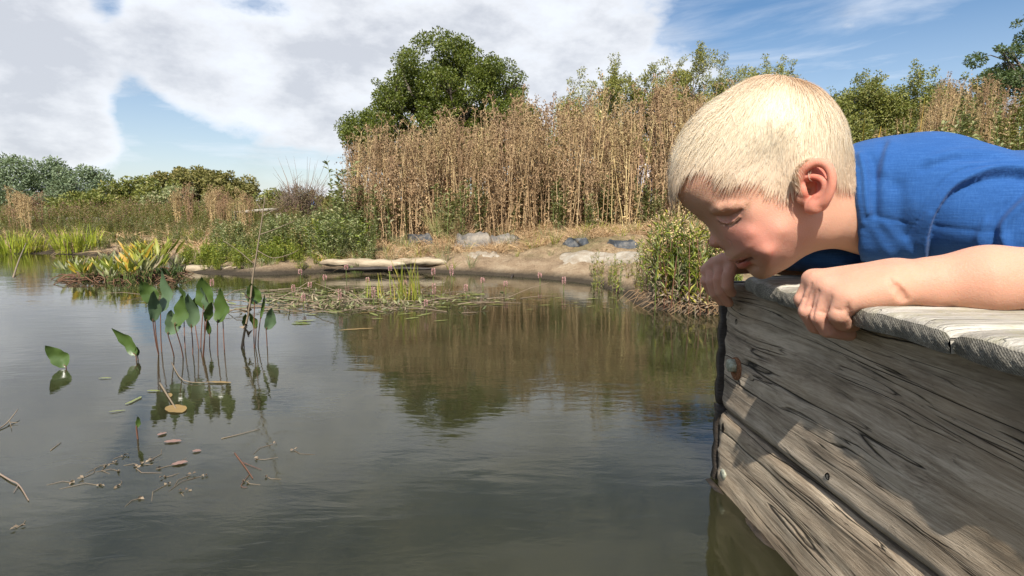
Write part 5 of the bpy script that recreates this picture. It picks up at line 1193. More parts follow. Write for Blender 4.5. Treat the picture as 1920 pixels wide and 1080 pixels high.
tree('far_tree', 'dark olive rounded tree, rightmost of the far left skyline', 'tree', [(392, 420), (398, 335), (420, 322), (450, 326), (470, 342), (478, 370), (476, 420)], 24, 80, (.2, .42), 1.4, 18000, .12, olive, 34, .1)
tree('far_bush', 'low green bushes in the gap before the brown twiggy bush', 'bush', [(455, 420), (460, 380), (490, 362), (520, 355), (545, 365), (550, 420)], 18, 50, (.14, .28), .8, 9000, .09, hedge, 35, .05)
tree('far_bush', 'low bright green bush in front of the far olive trees', 'bush', [(250, 425), (255, 375), (290, 356), (340, 350), (380, 362), (395, 425)], 17, 60, (.14, .30), .8, 12000, .085, herb, 36, .05)
tree('far_bush', 'green bush at the foot of the grey-green willow', 'bush', [(70, 430), (80, 380), (120, 362), (170, 358), (200, 372), (215, 430)], 16, 50, (.14, .28), .8, 9000, .085, hedge, 37, .05)
# distant belt of scrub so that the horizon is closed
for i, (u0, u1, vt, Y) in enumerate([(-900, -500, 330, 30), (-560, -140, 320, 28), (470, 760, 368, 40), (700, 1100, 372, 45), (1050, 1500, 374, 45), (1450, 2000, 365, 40), (1980, 2700, 300, 26)]):
    tree('far_scrub', ['far scrub beyond the left edge', 'far scrub at the left', 'low far scrub behind the brown bush', 'far scrub seen between the dried stalks', 'far scrub behind the light green bushes', 'far scrub behind the boy', 'scrub beyond the right edge'][i], 'scrub', [(u0, 410), (u0+10, vt+15), (u0+60, vt+3), ((u0+u1)/2, vt), (u1-60, vt+4), (u1-10, vt+15), (u1, 410)], Y, 60, (.012*Y, .022*Y), .05*Y, 7000, .006*Y, hedge if i % 2 else olive, 50+i, .1)
# brown twiggy bush
rngb = np.random.default_rng(61); Yb = 8.6; xb = at(562, 400, Yb)[0]; gb = float(gz(xb, Yb)); root = empty('bare_bush', (xb, Yb, gb), 0, 'brown half-bare twiggy bush with thin bare shoots against the sky', 'bush'); mb = MB()
for i in range(230):
    a = rngb.random()*6.28; d = unit(np.array([math.cos(a)*rngb.uniform(0, .75), math.sin(a)*rngb.uniform(0, .75), 1.0])); ln = rngb.uniform(.35, .72); P0 = np.array([*rngb.normal(size=2)*.06, 0])
    P = np.array([P0, P0+d*ln*.5+rngb.normal(size=3)*.03, P0+d*ln+rngb.normal(size=3)*.05]); mb.tube(P, [.006, .004, .0018], 3, False)
    for j in range(3): q = P[1]+(P[2]-P[1])*rngb.random(); e = q+unit(d+rngb.normal(size=3)*.6)*rngb.uniform(.08, .2); mb.tube(np.array([q, e]), [.0025, .001], 3, False)
for i in range(16):
    dx = rngb.uniform(-.5, .6); P0 = np.array([dx*.3, 0, .45]); P1 = np.array([dx*.9, rngb.normal()*.1, rngb.uniform(.80, 1.10)]); mb.tube(np.array([P0, (P0+P1)/2+[.02, 0, 0], P1]), [.004, .0028, .0012], 3, False)
mb.build('branch', twigm, root); cl = [(rngb.normal()*.19, rngb.normal()*.17, rngb.uniform(.22, .60), .09) for _ in range(50)]; crown('foliage', cl, 5200, .022, leafmat('brown_leaf', [(.17, .12, .07), (.12, .11, .05), (.23, .16, .10), (.15, .15, .06)], .8, .2, .2, 3), root, rngb)
# ================================================================== things in and on the water
broad = leafmat('water_plant_leaf', [(.062, .105, .022), (.085, .135, .030), (.038, .070, .016)], .28, .18, .5, 18)
palel = leafmat('water_plant_leaf_pale', [(.095, .15, .070), (.125, .185, .095)], .32, .25, .5, 18)
pink = leafmat('pink_flower', [(.74, .40, .38), (.82, .55, .50), (.66, .32, .32)], .7, .3, .2, 8)
floatg = leafmat('floating_leaf_green', [(.26, .29, .07), (.34, .33, .09), (.20, .23, .06), (.40, .30, .10)], .35, .2, .5, 9)
brownleaf = leafmat('floating_leaf_brown', [(.30, .18, .05), (.34, .22, .07)], .4, .2, .5, 12); pinkleaf = leafmat('floating_leaf_pink', [(.27, .15, .115), (.31, .19, .14)], .4, .2, .5, 12)
mudst = leafmat('pale_dead_stem', [(.25, .18, .12), (.31, .24, .16), (.14, .095, .06)], .7, .1, .3, 5)
def blade(name, base, tip, w, m, parent, face=(0, -1, .25), curve=.12, fold=.22, twist=0.0, n=10, wav=0.0):
    """one broad pointed leaf, base to tip"""
    base = np.array(base, float); tip = np.array(tip, float); D = tip-base; L = np.linalg.norm(D); D = D/L; f = np.array(face, float); f = rotz(twist)@f; S = unit(np.cross(D, f)); N = np.cross(S, D)
    mb = MB(); rows = []
    for i in range(n+1):
        t_ = i/n; ww = w*.5*(math.sin(math.pi*min(1, t_**.72))**.85 if 0 < t_ < 1 else 0)+.0003; c = base+D*L*t_+N*(-curve*L*math.sin(math.pi*t_))+S*wav*w*math.sin(t_*5)
        for s_ in (-1, -.5, 0, .5, 1): rows.append(c+S*ww*s_*(1+.05*math.sin(t_*23+w*900))+N*(fold*ww*abs(s_)**1.3+.22*ww*abs(s_)*math.sin(t_*13+s_*2+w*700)-.06*w*(s_ == 0)))
    I_ = np.arange((n+1)*5).reshape(n+1, 5); mb.add(rows, np.stack([I_[:-1, :-1], I_[1:, :-1], I_[1:, 1:], I_[:-1, 1:]], -1).reshape(-1, 4)); return mb.build(name, m, parent, True)
def stalk(name, P, R, m, parent, k=6):
    mb = MB(); mb.tube(np.array(catmull([np.array(p, float) for p in P], 4)), np.interp(np.linspace(0, 1, (len(P)-1)*4+1), [0, 1], R), k); return mb.build(name, m, parent, True)
def water_plant(name, label, u, v, specs, cat='water plant', sub=()):
    B = onz(u, v); root = empty(name, (B[0], B[1], 0), 0, label, cat)
    for (bu, bv, tu, tv, w, su, sv, dy, pale, tw) in specs:
        W0 = onz(su, sv); Y = W0[1]+dy; b = at(bu, bv, Y)-B*[1, 1, 0]; t_ = at(tu, tv, Y-.01)-B*[1, 1, 0]; s0 = W0-B*[1, 1, 0]; s0[2] = -.03; px = Y/1067.
        blade('leaf', b, t_, w*px*1.10, palel if pale else broad, root, twist=tw, wav=.15 if pale else .05)
        mid = (s0+b)/2+np.array([.003*math.sin(bu), 0, 0]); stalk('stem', [s0, mid, b, b+(t_-b)*.12], [.0014, .0009], redst, root)
    return root
water_plant('water_plant', 'large clump of broad upright leaves on bare stems in the open water', 345, 665, [
    (288, 570, 266, 526, 26, 299, 663, .00, 0, .5), (301, 586, 306, 508, 27, 303, 660, .01, 1, -.3), (287, 605, 292, 545, 20, 301, 664, -.02, 1, .9), (315, 628, 325, 582, 24, 328, 667, -.03, 1, .3),
    (328, 612, 343, 553, 30, 345, 668, -.04, 0, -.2), (359, 616, 356, 550, 22, 359, 664, .00, 1, .6), (381, 580, 380, 519, 31, 375, 657, .02, 0, .1), (384, 586, 377, 540, 24, 378, 668, .01, 1, -.7), (408, 606, 414, 541, 29, 408, 666, -.01, 0, -.2),
    (387, 604, 398, 566, 15, 378, 669, -.02, 0, .9), (345, 575, 337, 536, 18, 347, 655, .05, 0, -.5), (364, 592, 366, 558, 14, 375, 655, .03, 0, 1.0), (418, 600, 424, 563, 10, 421, 662, .02, 0, 1.1), (393, 628, 390, 600, 8, 393, 655, .02, 0, .8)])
rt = water_plant('water_plant', 'small clump of dark leaves standing in the water beside the tall dead stem', 485, 650, [(477, 572, 472, 531, 25, 476, 653, .01, 0, .2), (499, 619, 513, 578, 18, 499, 648, -.01, 1, .5), (480, 617, 466, 585, 15, 474, 650, .00, 0, -.4), (458, 612, 461, 588, 9, 458, 650, .01, 0, .9), (488, 600, 497, 552, 5, 483, 649, .0, 0, .4)])
water_plant('water_leaf', 'single dark curled leaf sticking out of the water, farthest left', 118, 690, [(124, 689, 86, 647, 27, 124, 691, .0, 0, .3)])
water_plant('water_leaf', 'single leaf leaning left from a short stem, between the leftmost leaf and the large clump', 258, 672, [(255, 668, 210, 615, 22, 258, 676, .0, 0, -.2), (258, 668, 257, 650, 7, 259, 675, .005, 0, .8)])
water_plant('water_leaf', 'small closed dark bud leaf on a thin stem, low left in the open water', 268, 823, [(256, 802, 259, 781, 8, 268, 823, .0, 0, .2)])
# tall dead stem with side branches
W0 = onz(455, 652); Y = W0[1]; root = empty('dead_stem', (W0[0], Y, 0), 0, 'tall thin pale dead stem with side twigs rising from the water', 'dead stem'); L_ = lambda u, v, dy=0: at(u, v, Y+dy)-np.array([W0[0], Y, 0])
stalk('stem', [L_(452, 662), L_(458, 625), L_(468, 575), L_(474, 520), L_(479, 490), L_(486, 445), L_(492, 405), L_(497, 368)], [.0032, .0010], mudst, root)
for q in ([(478, 497, 0), (447, 470, -.01), (418, 451, -.02)], [(487, 440, 0), (515, 430, .01), (553, 414, .02)], [(493, 400, 0), (484, 384, 0), (478, 373, 0)], [(483, 470, 0), (512, 484, .01), (545, 476, .02), (560, 468, .02)], [(474, 520, 0), (466, 500, -.01), (458, 492, -.02)], [(492, 405, 0), (505, 398, 0), (520, 390, .01)]): stalk('side_twig', [L_(*p) for p in q], [.0013, .0005], mudst, root, 4)
for (u, v) in [(470, 560), (466, 585), (461, 610), (465, 632)]:
    mb = MB(); r_ = np.random.default_rng(u); leaves_into(mb, np.tile(L_(u, v), (3, 1)), r_.normal(size=(3, 3))+[0, 0, .4], rdir(3, r_), .024, .008, .4, .3); mb.build('withered_leaf', mudst, root)
# pink flower spikes
def spike(h, seed):
    r_ = np.random.default_rng(seed); st_ = MB(); st_.tube([[0, 0, -.03], [.001, 0, .012], [0, 0, .03]], [.0011, .0010, .0008], 4, False); fl = MB(); n = int(90+h*2500)
    z = .022+r_.random(n)*h; rad = .0034*np.sin(np.clip((z-.020)/(h+.003), 0, 1)*3.0)**.45; a = r_.random(n)*6.28; P = np.stack([np.cos(a)*rad, np.sin(a)*rad, z], 1); D = np.stack([np.cos(a), np.sin(a), .2+0*a], 1); leaves_into(fl, P, D, rdir(n, r_), .0024, .0026, .5); return st_.mesh('stem'), fl.mesh('flower_head')
SPK = [spike(.020, 1), spike(.030, 2), spike(.014, 3)]
for i, (u, v, k) in enumerate([(564, 530, 2), (551, 563, 0), (570, 580, 0), (582, 554, 2), (638, 577, 1), (701, 573, 1), (650, 521, 2), (732, 523, 2), (813, 532, 0), (814, 566, 1), (799, 590, 0), (847, 532, 1), (874, 562, 0), (948, 552, 2), (399, 552, 0), (1057, 548, 0), (1012, 536, 2), (905, 545, 2), (690, 545, 2), (610, 540, 2), (760, 550, 2), (1130, 520, 2)]):
    B = onz(u, v); st_, fl = SPK[k]; st_.materials.clear() if False else None
    root = empty('bistort_flower', (B[0], B[1], 0), u, 'pink flower spike standing out of the water among the floating weed', 'flower', 'pink water flowers'); s_ = 1.7*B[1]/2.6; root.scale = (s_,)*3
    a = link('stem', st_, greenst if not len(st_.materials) else None, root); b = link('flower_head', fl, pink if not len(fl.materials) else None, root)
# floating leaves
def fleaf_mesh(L, w, seed):
    r_ = np.random.default_rng(seed); n = 14; rows = []
    for i in range(n+1):
        t_ = i/n; ww = w*.5*max(0, math.sin(math.pi*t_))**.6+.0002
        for s_ in (-1, 0, 1): rows.append([L*(t_-.5), ww*s_, .0006+.0010*abs(s_)*math.sin(t_*9+seed)**2*min(1, w/.02)+.0005*math.sin(t_*3.1)])
    I_ = np.arange((n+1)*3).reshape(n+1, 3); return mesh_raw('floating_leaf', rows, np.stack([I_[:-1, :-1], I_[1:, :-1], I_[1:, 1:], I_[:-1, 1:]], -1).reshape(-1, 4))
rngw = np.random.default_rng(9)
def fleaf(u, v, lpx, wm_, ang, m, label, group=None, sub=0.0):
    B = onz(u, v); px = B[1]/1067.; o = link('floating_leaf', fleaf_mesh(lpx*px, lpx*px*wm_, int(u)), m, None, True); o.location = (B[0], B[1], .0008-sub); o.rotation_euler = (rngw.normal()*.03, rngw.normal()*.03, ang); return tag(o, label, 'floating leaf', group)
fleaf(565, 607, 38, .34, .03, bright, 'bright green oval leaf floating alone near the dead stem')
fleaf(411, 718, 48, .24, -.05, brownleaf, 'orange-brown pointed leaf floating right of the large clump')
fleaf(668, 618, 66, .10, .25, brownleaf, 'long narrow yellow-brown leaf floating in front of the weed')
fleaf(324, 829, 32, .42, .15, pinkleaf, 'pink-brown leaf floating below the large clump'); fleaf(337, 870, 28, .6, .5, pinkleaf, 'pinkish rounded leaf floating lowest of the pink leaves'); fleaf(304, 815, 18, .7, 1.2, pinkleaf, 'small pink leaf floating left of the larger pink-brown one'); fleaf(369, 847, 16, .7, .3, pinkleaf, 'small tan leaf floating right of the pink leaves')
fleaf(197, 710, 24, .22, .1, floatg, 'small yellowish leaf floating between the two single leaves'); fleaf(220, 772, 28, .18, .45, floatg, 'narrow green leaf floating left of the bud leaf'); fleaf(288, 734, 26, .3, .0, floatg, 'pale green leaf floating under the large clump')
fleaf(330, 768, 62, .55, -.7, brownleaf, 'large drowned yellow-brown leaf lying in the reflection of the large clump'); fleaf(318, 742, 40, .22, 2.2, brownleaf, 'narrow yellow-brown leaf end above the large drowned one')
for j in range(5): fleaf(242+j*5, 757-j*2.5, 15, .38, 1.1+.2*j, floatg, 'small pale green leaflet of the floating feathery leaf', 'leaflets of the floating feathery leaf')
for i in range(150):
    v = 548+abs(rngw.normal())*20; u = rngw.normal()*150+690
    if v > 650 or u < 430 or u > 960: v = rngw.uniform(550, 600); u = rngw.uniform(520, 900)
    fleaf(u, v, rngw.uniform(16, 46), rngw.uniform(.13, .26), rngw.normal()*.5, floatg if rngw.random() < .85 else brownleaf, 'narrow yellow-green leaf floating flat in the patch of water weed', 'floating leaves of the water weed')
for i in range(14): fleaf(rngw.uniform(980, 1180), rngw.uniform(545, 585), rngw.uniform(10, 22), .2, rngw.normal()*.4, floatg, 'tiny leaf floating near the right bank', 'tiny leaves near the right bank')
# weed stems lying on the water, rush tuft
mb = MB()
for i in range(85):
    u = rngw.normal()*115+660 if i % 4 else rngw.uniform(390, 980); v = rngw.uniform(540, 588); B = onz(u, v); a = rngw.normal()*.5+(math.pi if i % 2 else 0); L = rngw.uniform(.05, .22); d = np.array([math.cos(a), math.sin(a), rngw.random()**3*.45]); P = [B+np.array([0, 0, .001]), B+d*L*.5+np.array([0, rngw.normal()*.01, .004+rngw.random()*.008]), B+d*L+np.array([0, 0, .001])]
    mb.tube(np.array(P), [.0016, .0014, .0008], 4, False)
for i in range(420):
    u = rngw.normal()*90+690; v = rngw.uniform(545, 585); B = onz(u, v); leaves_into(mb, B[None]+[0, 0, .002], rngw.normal(size=(1, 3))*[1, 1, .4]+[0, 0, .4], rdir(1, rngw), rngw.uniform(.012, .03), .006, .4)
tag(mb.build('weed_raft', mudst), 'raft of pale dead stems and weed floating in the middle of the pond', kind='stuff')
mb = MB()
for i in range(300):
    u = rngw.normal()*90+690; v = rngw.uniform(545, 582); B = onz(u, v); leaves_into(mb, B[None]+[0, 0, .002], rngw.normal(size=(1, 3))*[1, 1, .5]+[0, 0, .6], rdir(1, rngw), rngw.uniform(.012, .032), .008, .3)
tag(mb.build('green_water_weed', herb), 'small green leaves growing up through the floating weed', kind='stuff')
for (u, v, n, H, lab) in [(765, 565, 34, .20, 'tuft of thin bright green rush stems rising from the weed'), (715, 560, 12, .13, 'smaller sparse rush tuft left of the bright green one'), (790, 556, 9, .15, 'few leaning rush stems right of the bright green tuft')]:
    B = onz(u, v); r_ = np.random.default_rng(u); pr = Proto(); a = r_.random(n)*6.28; P = np.stack([r_.normal(size=n)*.045, r_.normal(size=n)*.02, np.full(n, -.01)], 1); ribbons(pr.mb(bright), P, np.stack([r_.normal(size=n)*.16, r_.normal(size=n)*.1, np.ones(n)], 1), r_.uniform(.5, 1, n)*H, .0042, .05, r_, 3, .3)
    o = link('rush_tuft', pr.mesh('rush_tuft')); o.location = B; tag(o, lab, 'rush tuft')
# twigs and scraps in the near water
def twig(pts, r, lab, m=mudst, br=()):
    P = [onz(u, v)+np.array([0, 0, z]) for u, v, z in pts]; root = empty('floating_twig', tuple(P[0]), 0, lab, 'twig'); Q = [p-P[0] for p in P]; stalk('stick', Q, [r, r*.5], m, root, 5)
    for b in br: stalk('side_twig', [onz(u, v)+np.array([0, 0, z])-P[0] for u, v, z in b], [r*.5, r*.25], m, root, 4)
twig([(-15, 812, .001), (12, 798, .003), (35, 778, .010)], .0013, 'short pale forked twig at the left edge of the water', br=[[(14, 797, .003), (18, 792, .004), (22, 806, .003)], [(18, 795, .003), (34, 795, .002)]])
twig([(-10, 884, .001), (18, 902, .002), (36, 912, .002), (54, 940, .001)], .0012, 'dark branch reflection modelled as a twig at the left edge, below the pale one', twigm, br=[[(36, 910, .002), (26, 925, .001)]])  # solid dark twig stands in for a branch's reflection on the water
twig([(95, 845, .0005), (115, 830, .001)], .0007, 'thin straw floating at the left, short'); twig([(415, 823, .0005), (450, 815, .001), (487, 805, .0008)], .0007, 'long thin straw floating right of the drowned leaf'); twig([(440, 850, .0005), (462, 880, .001), (474, 898, .0008)], .0011, 'reddish root-like twig floating low in the middle left', redst, br=[[(455, 868, .001), (490, 882, .001)], [(468, 890, .001), (452, 912, .001), (464, 915, .001)]])
twig([(322, 680, .0005), (345, 716, .003), (400, 718, .002)], .0012, 'thin brown stem running into the orange-brown leaf'); twig([(300, 720, .002), (318, 750, .003), (330, 768, .002)], .0019, 'pale thick stalk of the large drowned leaf')
twig([(25, 520, .0), (38, 500, .05), (52, 482, .11)], .005, 'short pale stick slanting out of the water at the far left'); twig([(959, 521, .0), (975, 505, .05), (990, 488, .09)], .007, 'dark stick leaning on the bare bank in the middle', M_darkwood)
dots = Proto(); q = dots.mb(mudst); pts = [(284, 862), (236, 856), (220, 867), (225, 884), (198, 874), (189, 910), (218, 913), (136, 905), (153, 898), (292, 880), (308, 895), (314, 908), (355, 892), (345, 922), (267, 933), (462, 902), (512, 833), (552, 845), (478, 861), (31, 990), (378, 893), (500, 894), (270, 870), (262, 873), (255, 878)]
P = np.array([onz(u, v) for u, v in pts]); 
for k in range(3): leaves_into(q, P+rngw.normal(size=P.shape)*[.002, .002, 0]+[0, 0, .0015], rdir(len(P), rngw)*[1, 1, .3], rdir(len(P), rngw)+[0, 0, 1], .0055, .0035, .4)
for (u, v) in pts: 
    B = onz(u, v); a = rngw.random()*6.28; L = rngw.uniform(.01, .05); q.tube(np.array([B, B+np.array([math.cos(a)*L*.5, math.sin(a)*L*.5, .001]), B+np.array([math.cos(a+.4)*L, math.sin(a+.4)*L, 0])]), [.0005, .0004, .0003], 3, False)
tag(link('floating_debris', dots.mesh('floating_debris')), 'small buds and scraps of root floating in the near water', kind='stuff')
# ---- the green raft at the left
rv = np.random.default_rng(14)
def basal(seed, n, h, m, ym=None):
    r_ = np.random.default_rng(seed); pr = Proto(); 
    for i in range(n):
        a = r_.random()*6.28; d = unit(np.array([math.cos(a)*.5, math.sin(a)*.5, 1.6])); s = np.array([*r_.normal(size=2)*.02, 0]); b = s+d*h*r_.uniform(.3, .5); t_ = b+unit(d+np.array([math.cos(a)*.4, math.sin(a)*.4, 0]))*h*r_.uniform(.45, .65); mm = ym if (ym and r_.random() < .35) else m
        mb = pr.mb(mm); S = unit(np.cross(t_-b, r_.normal(size=3))); N = unit(np.cross(S, t_-b)); rows = []; w = h*r_.uniform(.07, .12)
        for k in range(5):
            f = k/4; ww = w*.5*(math.sin(math.pi*f**.8) if 0 < k < 4 else 0)+.0004; c = b+(t_-b)*f-N*.04*h*math.sin(math.pi*f); rows += [c-S*ww+N*ww*.3, c, c+S*ww+N*ww*.3]
        I_ = np.arange(15).reshape(5, 3); mb.add(rows, np.stack([I_[:-1, :-1], I_[1:, :-1], I_[1:, 1:], I_[:-1, 1:]], -1).reshape(-1, 4)); pr.mb(greenst).tube(np.array([s-[0, 0, .03], (s+b)/2, b]), [.0022, .0018, .0013], 4, False)
    return pr
BA = [basal(700+i, 22, .19, bright if i % 2 else herb, yel if i == 1 else None).mesh('plantain_plant') for i in range(4)]; BY = basal(710, 24, .17, bright, yel).mesh('plantain_plant'); BD = basal(711, 22, .15, darkl).mesh('plantain_plant')
lst = [(135, 520, .95, 0), (158, 527, 1.0, 1), (180, 524, .9, 2), (205, 530, .8, 0), (222, 527, 1.15, 3), (240, 530, 1.2, 1), (258, 524, 1.35, 1), (275, 527, 1.25, 0), (290, 520, 1.2, 3), (250, 505, 1.25, 1), (275, 500, 1.4, 9), (298, 502, 1.35, 3), (310, 522, .8, 8), (325, 525, .8, 8), (338, 518, .7, 8), (120, 512, .6, 2), (215, 510, 1.0, 0), (192, 515, .9, 3), (330, 505, .7, 2), (535, 506, .35, 2), (542, 505, .4, 0), (664, 512, .35, 0), (676, 511, .4, 2), (600, 508, .3, 1), (492, 512, .3, 2), (270, 512, 1.3, 1), (235, 515, 1.1, 0)]
for i, (u, v, s_, k) in enumerate(lst):
    B = onz(u, v); o = link('plantain_plant', BY if k == 9 else BD if k == 8 else BA[k]); o.location = (B[0], B[1], -.005 if u < 350 else max(0, float(gz(B[0], B[1])))); s2 = s_*B[1]/2.75*(.62 if u < 350 else .8); o.scale = (s2,)*3; o.rotation_euler = (0, 0, rv.random()*6.28)
    if u > 350: tag(o, 'small green leafy plant at the foot of the muddy bank', 'plant', 'small plants on the muddy edge')
    elif k == 8: tag(o, 'dark green leafy plant at the right end of the green raft', 'plant', 'dark plants of the raft')
    elif k == 9: tag(o, 'leafy plant with yellow and orange leaves at the back of the green raft', 'plant', 'yellowing plants of the raft')
    else: tag(o, 'bright green leafy plant on the raft, '+('its left end' if u < 190 else 'its middle' if u < 245 else 'its right part')+', '+('front' if v > 519 else 'back')+' row', 'plant', 'green plants of the raft')
mb = MB()
for i in range(260):
    f = rv.random(); u = 140+f*200; v = 522+rv.normal()*5-4*f; B = onz(u, v); a = rv.random()*6.28; L = rv.uniform(.05, .16); P = np.array([B+[0, 0, rv.random()*.02], B+[math.cos(a)*L*.5, math.sin(a)*L*.5, .01+rv.random()*.02], B+[math.cos(a)*L, math.sin(a)*L, -.01]]); mb.tube(P, [.003, .0026, .0016], 4, False)
tag(mb.build('root_tangle', leafmat('root_brown', [(.13, .065, .035), (.22, .11, .06), (.07, .04, .025), (.30, .19, .10)], .7, .05, .3, 8)), 'brown tangle of roots and dead stems under the green raft plants', kind='stuff')
# ---- right-hand marginal plants in front of the boardwalk corner
def marginal(seed, h, n=6):
    r_ = np.random.default_rng(seed); pr = Proto()
    for i in range(n):
        s = np.array([*r_.normal(size=2)*.022, -.02]); H = h*r_.uniform(.6, 1.05); ln = r_.normal(size=2)*.13*H; f = np.linspace(0, 1, 4); P = np.stack([s[0]+ln[0]*f*f, s[1]+ln[1]*f*f, s[2]+H*f], 1); pr.mb(redst if r_.random() < .45 else greenst).tube(P, [.0022, .0019, .0015, .001], 4, False)
        m = 10; ft = r_.uniform(.15, 1, m); c = np.stack([np.interp(ft, f, P[:, q]) for q in range(3)], 1); a = r_.random(m)*6.28; D = np.stack([np.cos(a)*.7, np.sin(a)*.7, r_.uniform(.3, 1.4, m)], 1); k = r_.random(m) < .15
        for sel, mm in ((~k, bright if i % 2 else herb), (k, lime)):
            if sel.any(): leaves_into(pr.mb(mm), c[sel], D[sel], rdir(sel.sum(), r_)*.7+[0, -.3, .7], r_.uniform(.024, .052, sel.sum()), r_.uniform(.005, .011, sel.sum()), .25, .2)
        m = 10; ft = r_.uniform(.0, .5, m); c = np.stack([np.interp(ft, f, P[:, q]) for q in range(3)], 1); leaves_into(pr.mb(mudst), c, rdir(m, r_)+[0, 0, -.3], rdir(m, r_), .03, .005, .4, .3)
        m = 8; c = P[-1]+r_.normal(size=(m, 3))*[.012, .012, .02]; leaves_into(pr.mb(straw), c, rdir(m, r_), rdir(m, r_), .007, .006, .4)
    return pr
MG = [marginal(800+i, .36, 6).mesh('waterside_plant') for i in range(5)]
for i in range(92):
    u = rv.uniform(1190, 1372); vb = np.interp(u, [1190, 1230, 1290, 1380], [560, 578, 588, 592])-rv.random()**1.3*62
    vt = np.interp(u, [1190, 1215, 1240, 1270, 1320, 1380], [480, 415, 385, 368, 388, 400])+rv.exponential(26); B = onz(u, vb); g = max(0.0, float(gz(B[0], B[1]))); H = at(u, vt, B[1])[2]-g; o = link('waterside_plant', MG[i % 5]); s2 = max(.3, H/.37); o.location = (B[0], B[1], g); o.scale = (min(s2, 1.0), min(s2, 1.0), s2); o.rotation_euler = (0, 0, rv.random()*6.28)
    tag(o, 'thin-stemmed green waterside plant, '+('left edge' if u < 1235 else 'middle' if u < 1300 else 'right part')+' of the dense clump, '+('front' if vb > 570 else 'back'), 'plant', 'waterside plants by the boardwalk corner')
for i in range(16):
    u = rv.uniform(1105, 1200); vb = rv.uniform(528, 556); B = onz(u, vb); o = link('waterside_plant', MG[i % 5]); o.location = (B[0], B[1], 0); s2 = rv.uniform(.28, .55); o.scale = (s2*.8, s2*.8, s2); o.rotation_euler = (0, 0, rv.random()*6.28)
    tag(o, 'small sparse waterside plant in the shallow water left of the dense clump', 'plant', 'sparse plants in the shallows')
mb = MB()
for i in range(220):
    u = rv.uniform(1200, 1375); v = np.interp(u, [1190, 1230, 1290, 1380], [560, 578, 588, 594])-rv.random()*12; B = onz(u, v); a = rv.random()*6.28; L = rv.uniform(.04, .13); P = np.array([B+[0, 0, rv.random()*.05], B+[math.cos(a)*L*.5, math.sin(a)*L*.3, .02+rv.random()*.02], B+[math.cos(a)*L, math.sin(a)*L*.5, -.005]]); mb.tube(P, [.0015, .0013, .0009], 3, False)
tag(mb.build('dead_reed_litter', leafmat('reed_litter', [(.34, .22, .12), (.46, .30, .16), (.18, .11, .07), (.50, .40, .26)], .7, .1, .3, 8)), 'dead orange-brown stems lying at the foot of the waterside clump', kind='stuff')
twig([(1296, 575, .02), (1320, 583, .015), (1345, 592, .004)], .0028, 'orange dead stem lying beside the boardwalk corner', brownleaf)
# ---- bank furniture: stone-like liner folds, pale log, slab
def lump(name, u0, v0, u1, v1, Y, th, m, label, cat, seed, ny=10, flat=1.0):
    r_ = np.random.default_rng(seed); GP = onground((u0+u1)/2, v1-(v1-v0)*.15); Y = float(GP[1]) if cat != 'log' or v0 < 480 else Y; A = at(u0, (v0+v1)/2, Y); B = at(u1, (v0+v1)/2, Y); L = B[0]-A[0]; H = abs(at(u0, v0, Y)[2]-at(u0, v1, Y)[2]); n, k = (14, 7) if name == 'liner_fold' else (40, 14); jit = .16 if name == 'liner_fold' else 0.; xs_ = np.linspace(0, 1, n); rows = []
    ph = r_.random(4)*6
    for f in xs_:
        env = max(0.02, math.sin(math.pi*f))**.35; hz = H*.5*env*(1+.14*math.sin(f*7+ph[0])+.07*math.sin(f*19+ph[1])); dz = .10*H*math.sin(f*5+ph[2]); 
        for a in np.arange(k)*2*math.pi/k: rows.append([L*(f-.5), math.cos(a)*th*.5*env*(1+.06*math.sin(f*23+a*2)), math.sin(a)*hz*(flat if math.sin(a) > 0 else 1)+dz+.05*H*math.sin(f*31+a*3+ph[3])+jit*H*r_.normal()])
    I_ = np.arange(n*k).reshape(n, k); F = np.stack([I_[:-1], np.roll(I_, -1, 1)[:-1], np.roll(I_, -1, 1)[1:], I_[1:]], -1).reshape(-1, 4); mb = MB(); mb.add(rows, F); c = mb.addv([[-L/2, 0, 0], [L/2, 0, 0]]); j = np.arange(k)
    mb.F3.append(np.stack([np.full(k, c), (j+1) % k, j], 1)); mb.F3.append(np.stack([np.full(k, c+1), (n-1)*k+j, (n-1)*k+(j+1) % k], 1)); o = mb.build(name, m, None, name != 'liner_fold'); C_ = (A+B)/2; o.location = (C_[0], Y, C_[2]); return tag(o, label, cat)
logm = mat('pale_mudded_log', (.40, .31, .21), .85, .2); t = NT(logm); nn_ = t.noise(t.coord('Object', (6, 30, 30)), 1, 6, .7); t.l(t.ramp(nn_, [(.3, (.16, .12, .08)), (.5, (.38, .30, .20)), (.7, (.52, .44, .31))]), t.b.inputs['Base Color']); t.l(t.bump(nn_, .7, .012), t.b.inputs['Normal'])
linm = mat('black_liner_sheet', (.05, .055, .06), .5, .4); t = NT(linm); nn_ = t.noise(t.coord('Object'), 14, 6, .7); t.l(t.ramp(nn_, [(.34, (.022, .025, .028)), (.52, (.06, .065, .07)), (.68, (.20, .18, .15))]), t.b.inputs['Base Color']); t.l(t.bump(nn_, .6, .02), t.b.inputs['Normal'])
stnm = mat('dusty_liner_fold', (.32, .29, .25), .8, .25); t = NT(stnm); nn_ = t.noise(t.coord('Object'), 12, 6, .7); t.l(t.ramp(nn_, [(.32, (.07, .07, .07)), (.5, (.20, .175, .145)), (.68, (.33, .28, .215))]), t.b.inputs['Base Color']); t.l(t.bump(nn_, .7, .02), t.b.inputs['Normal'])
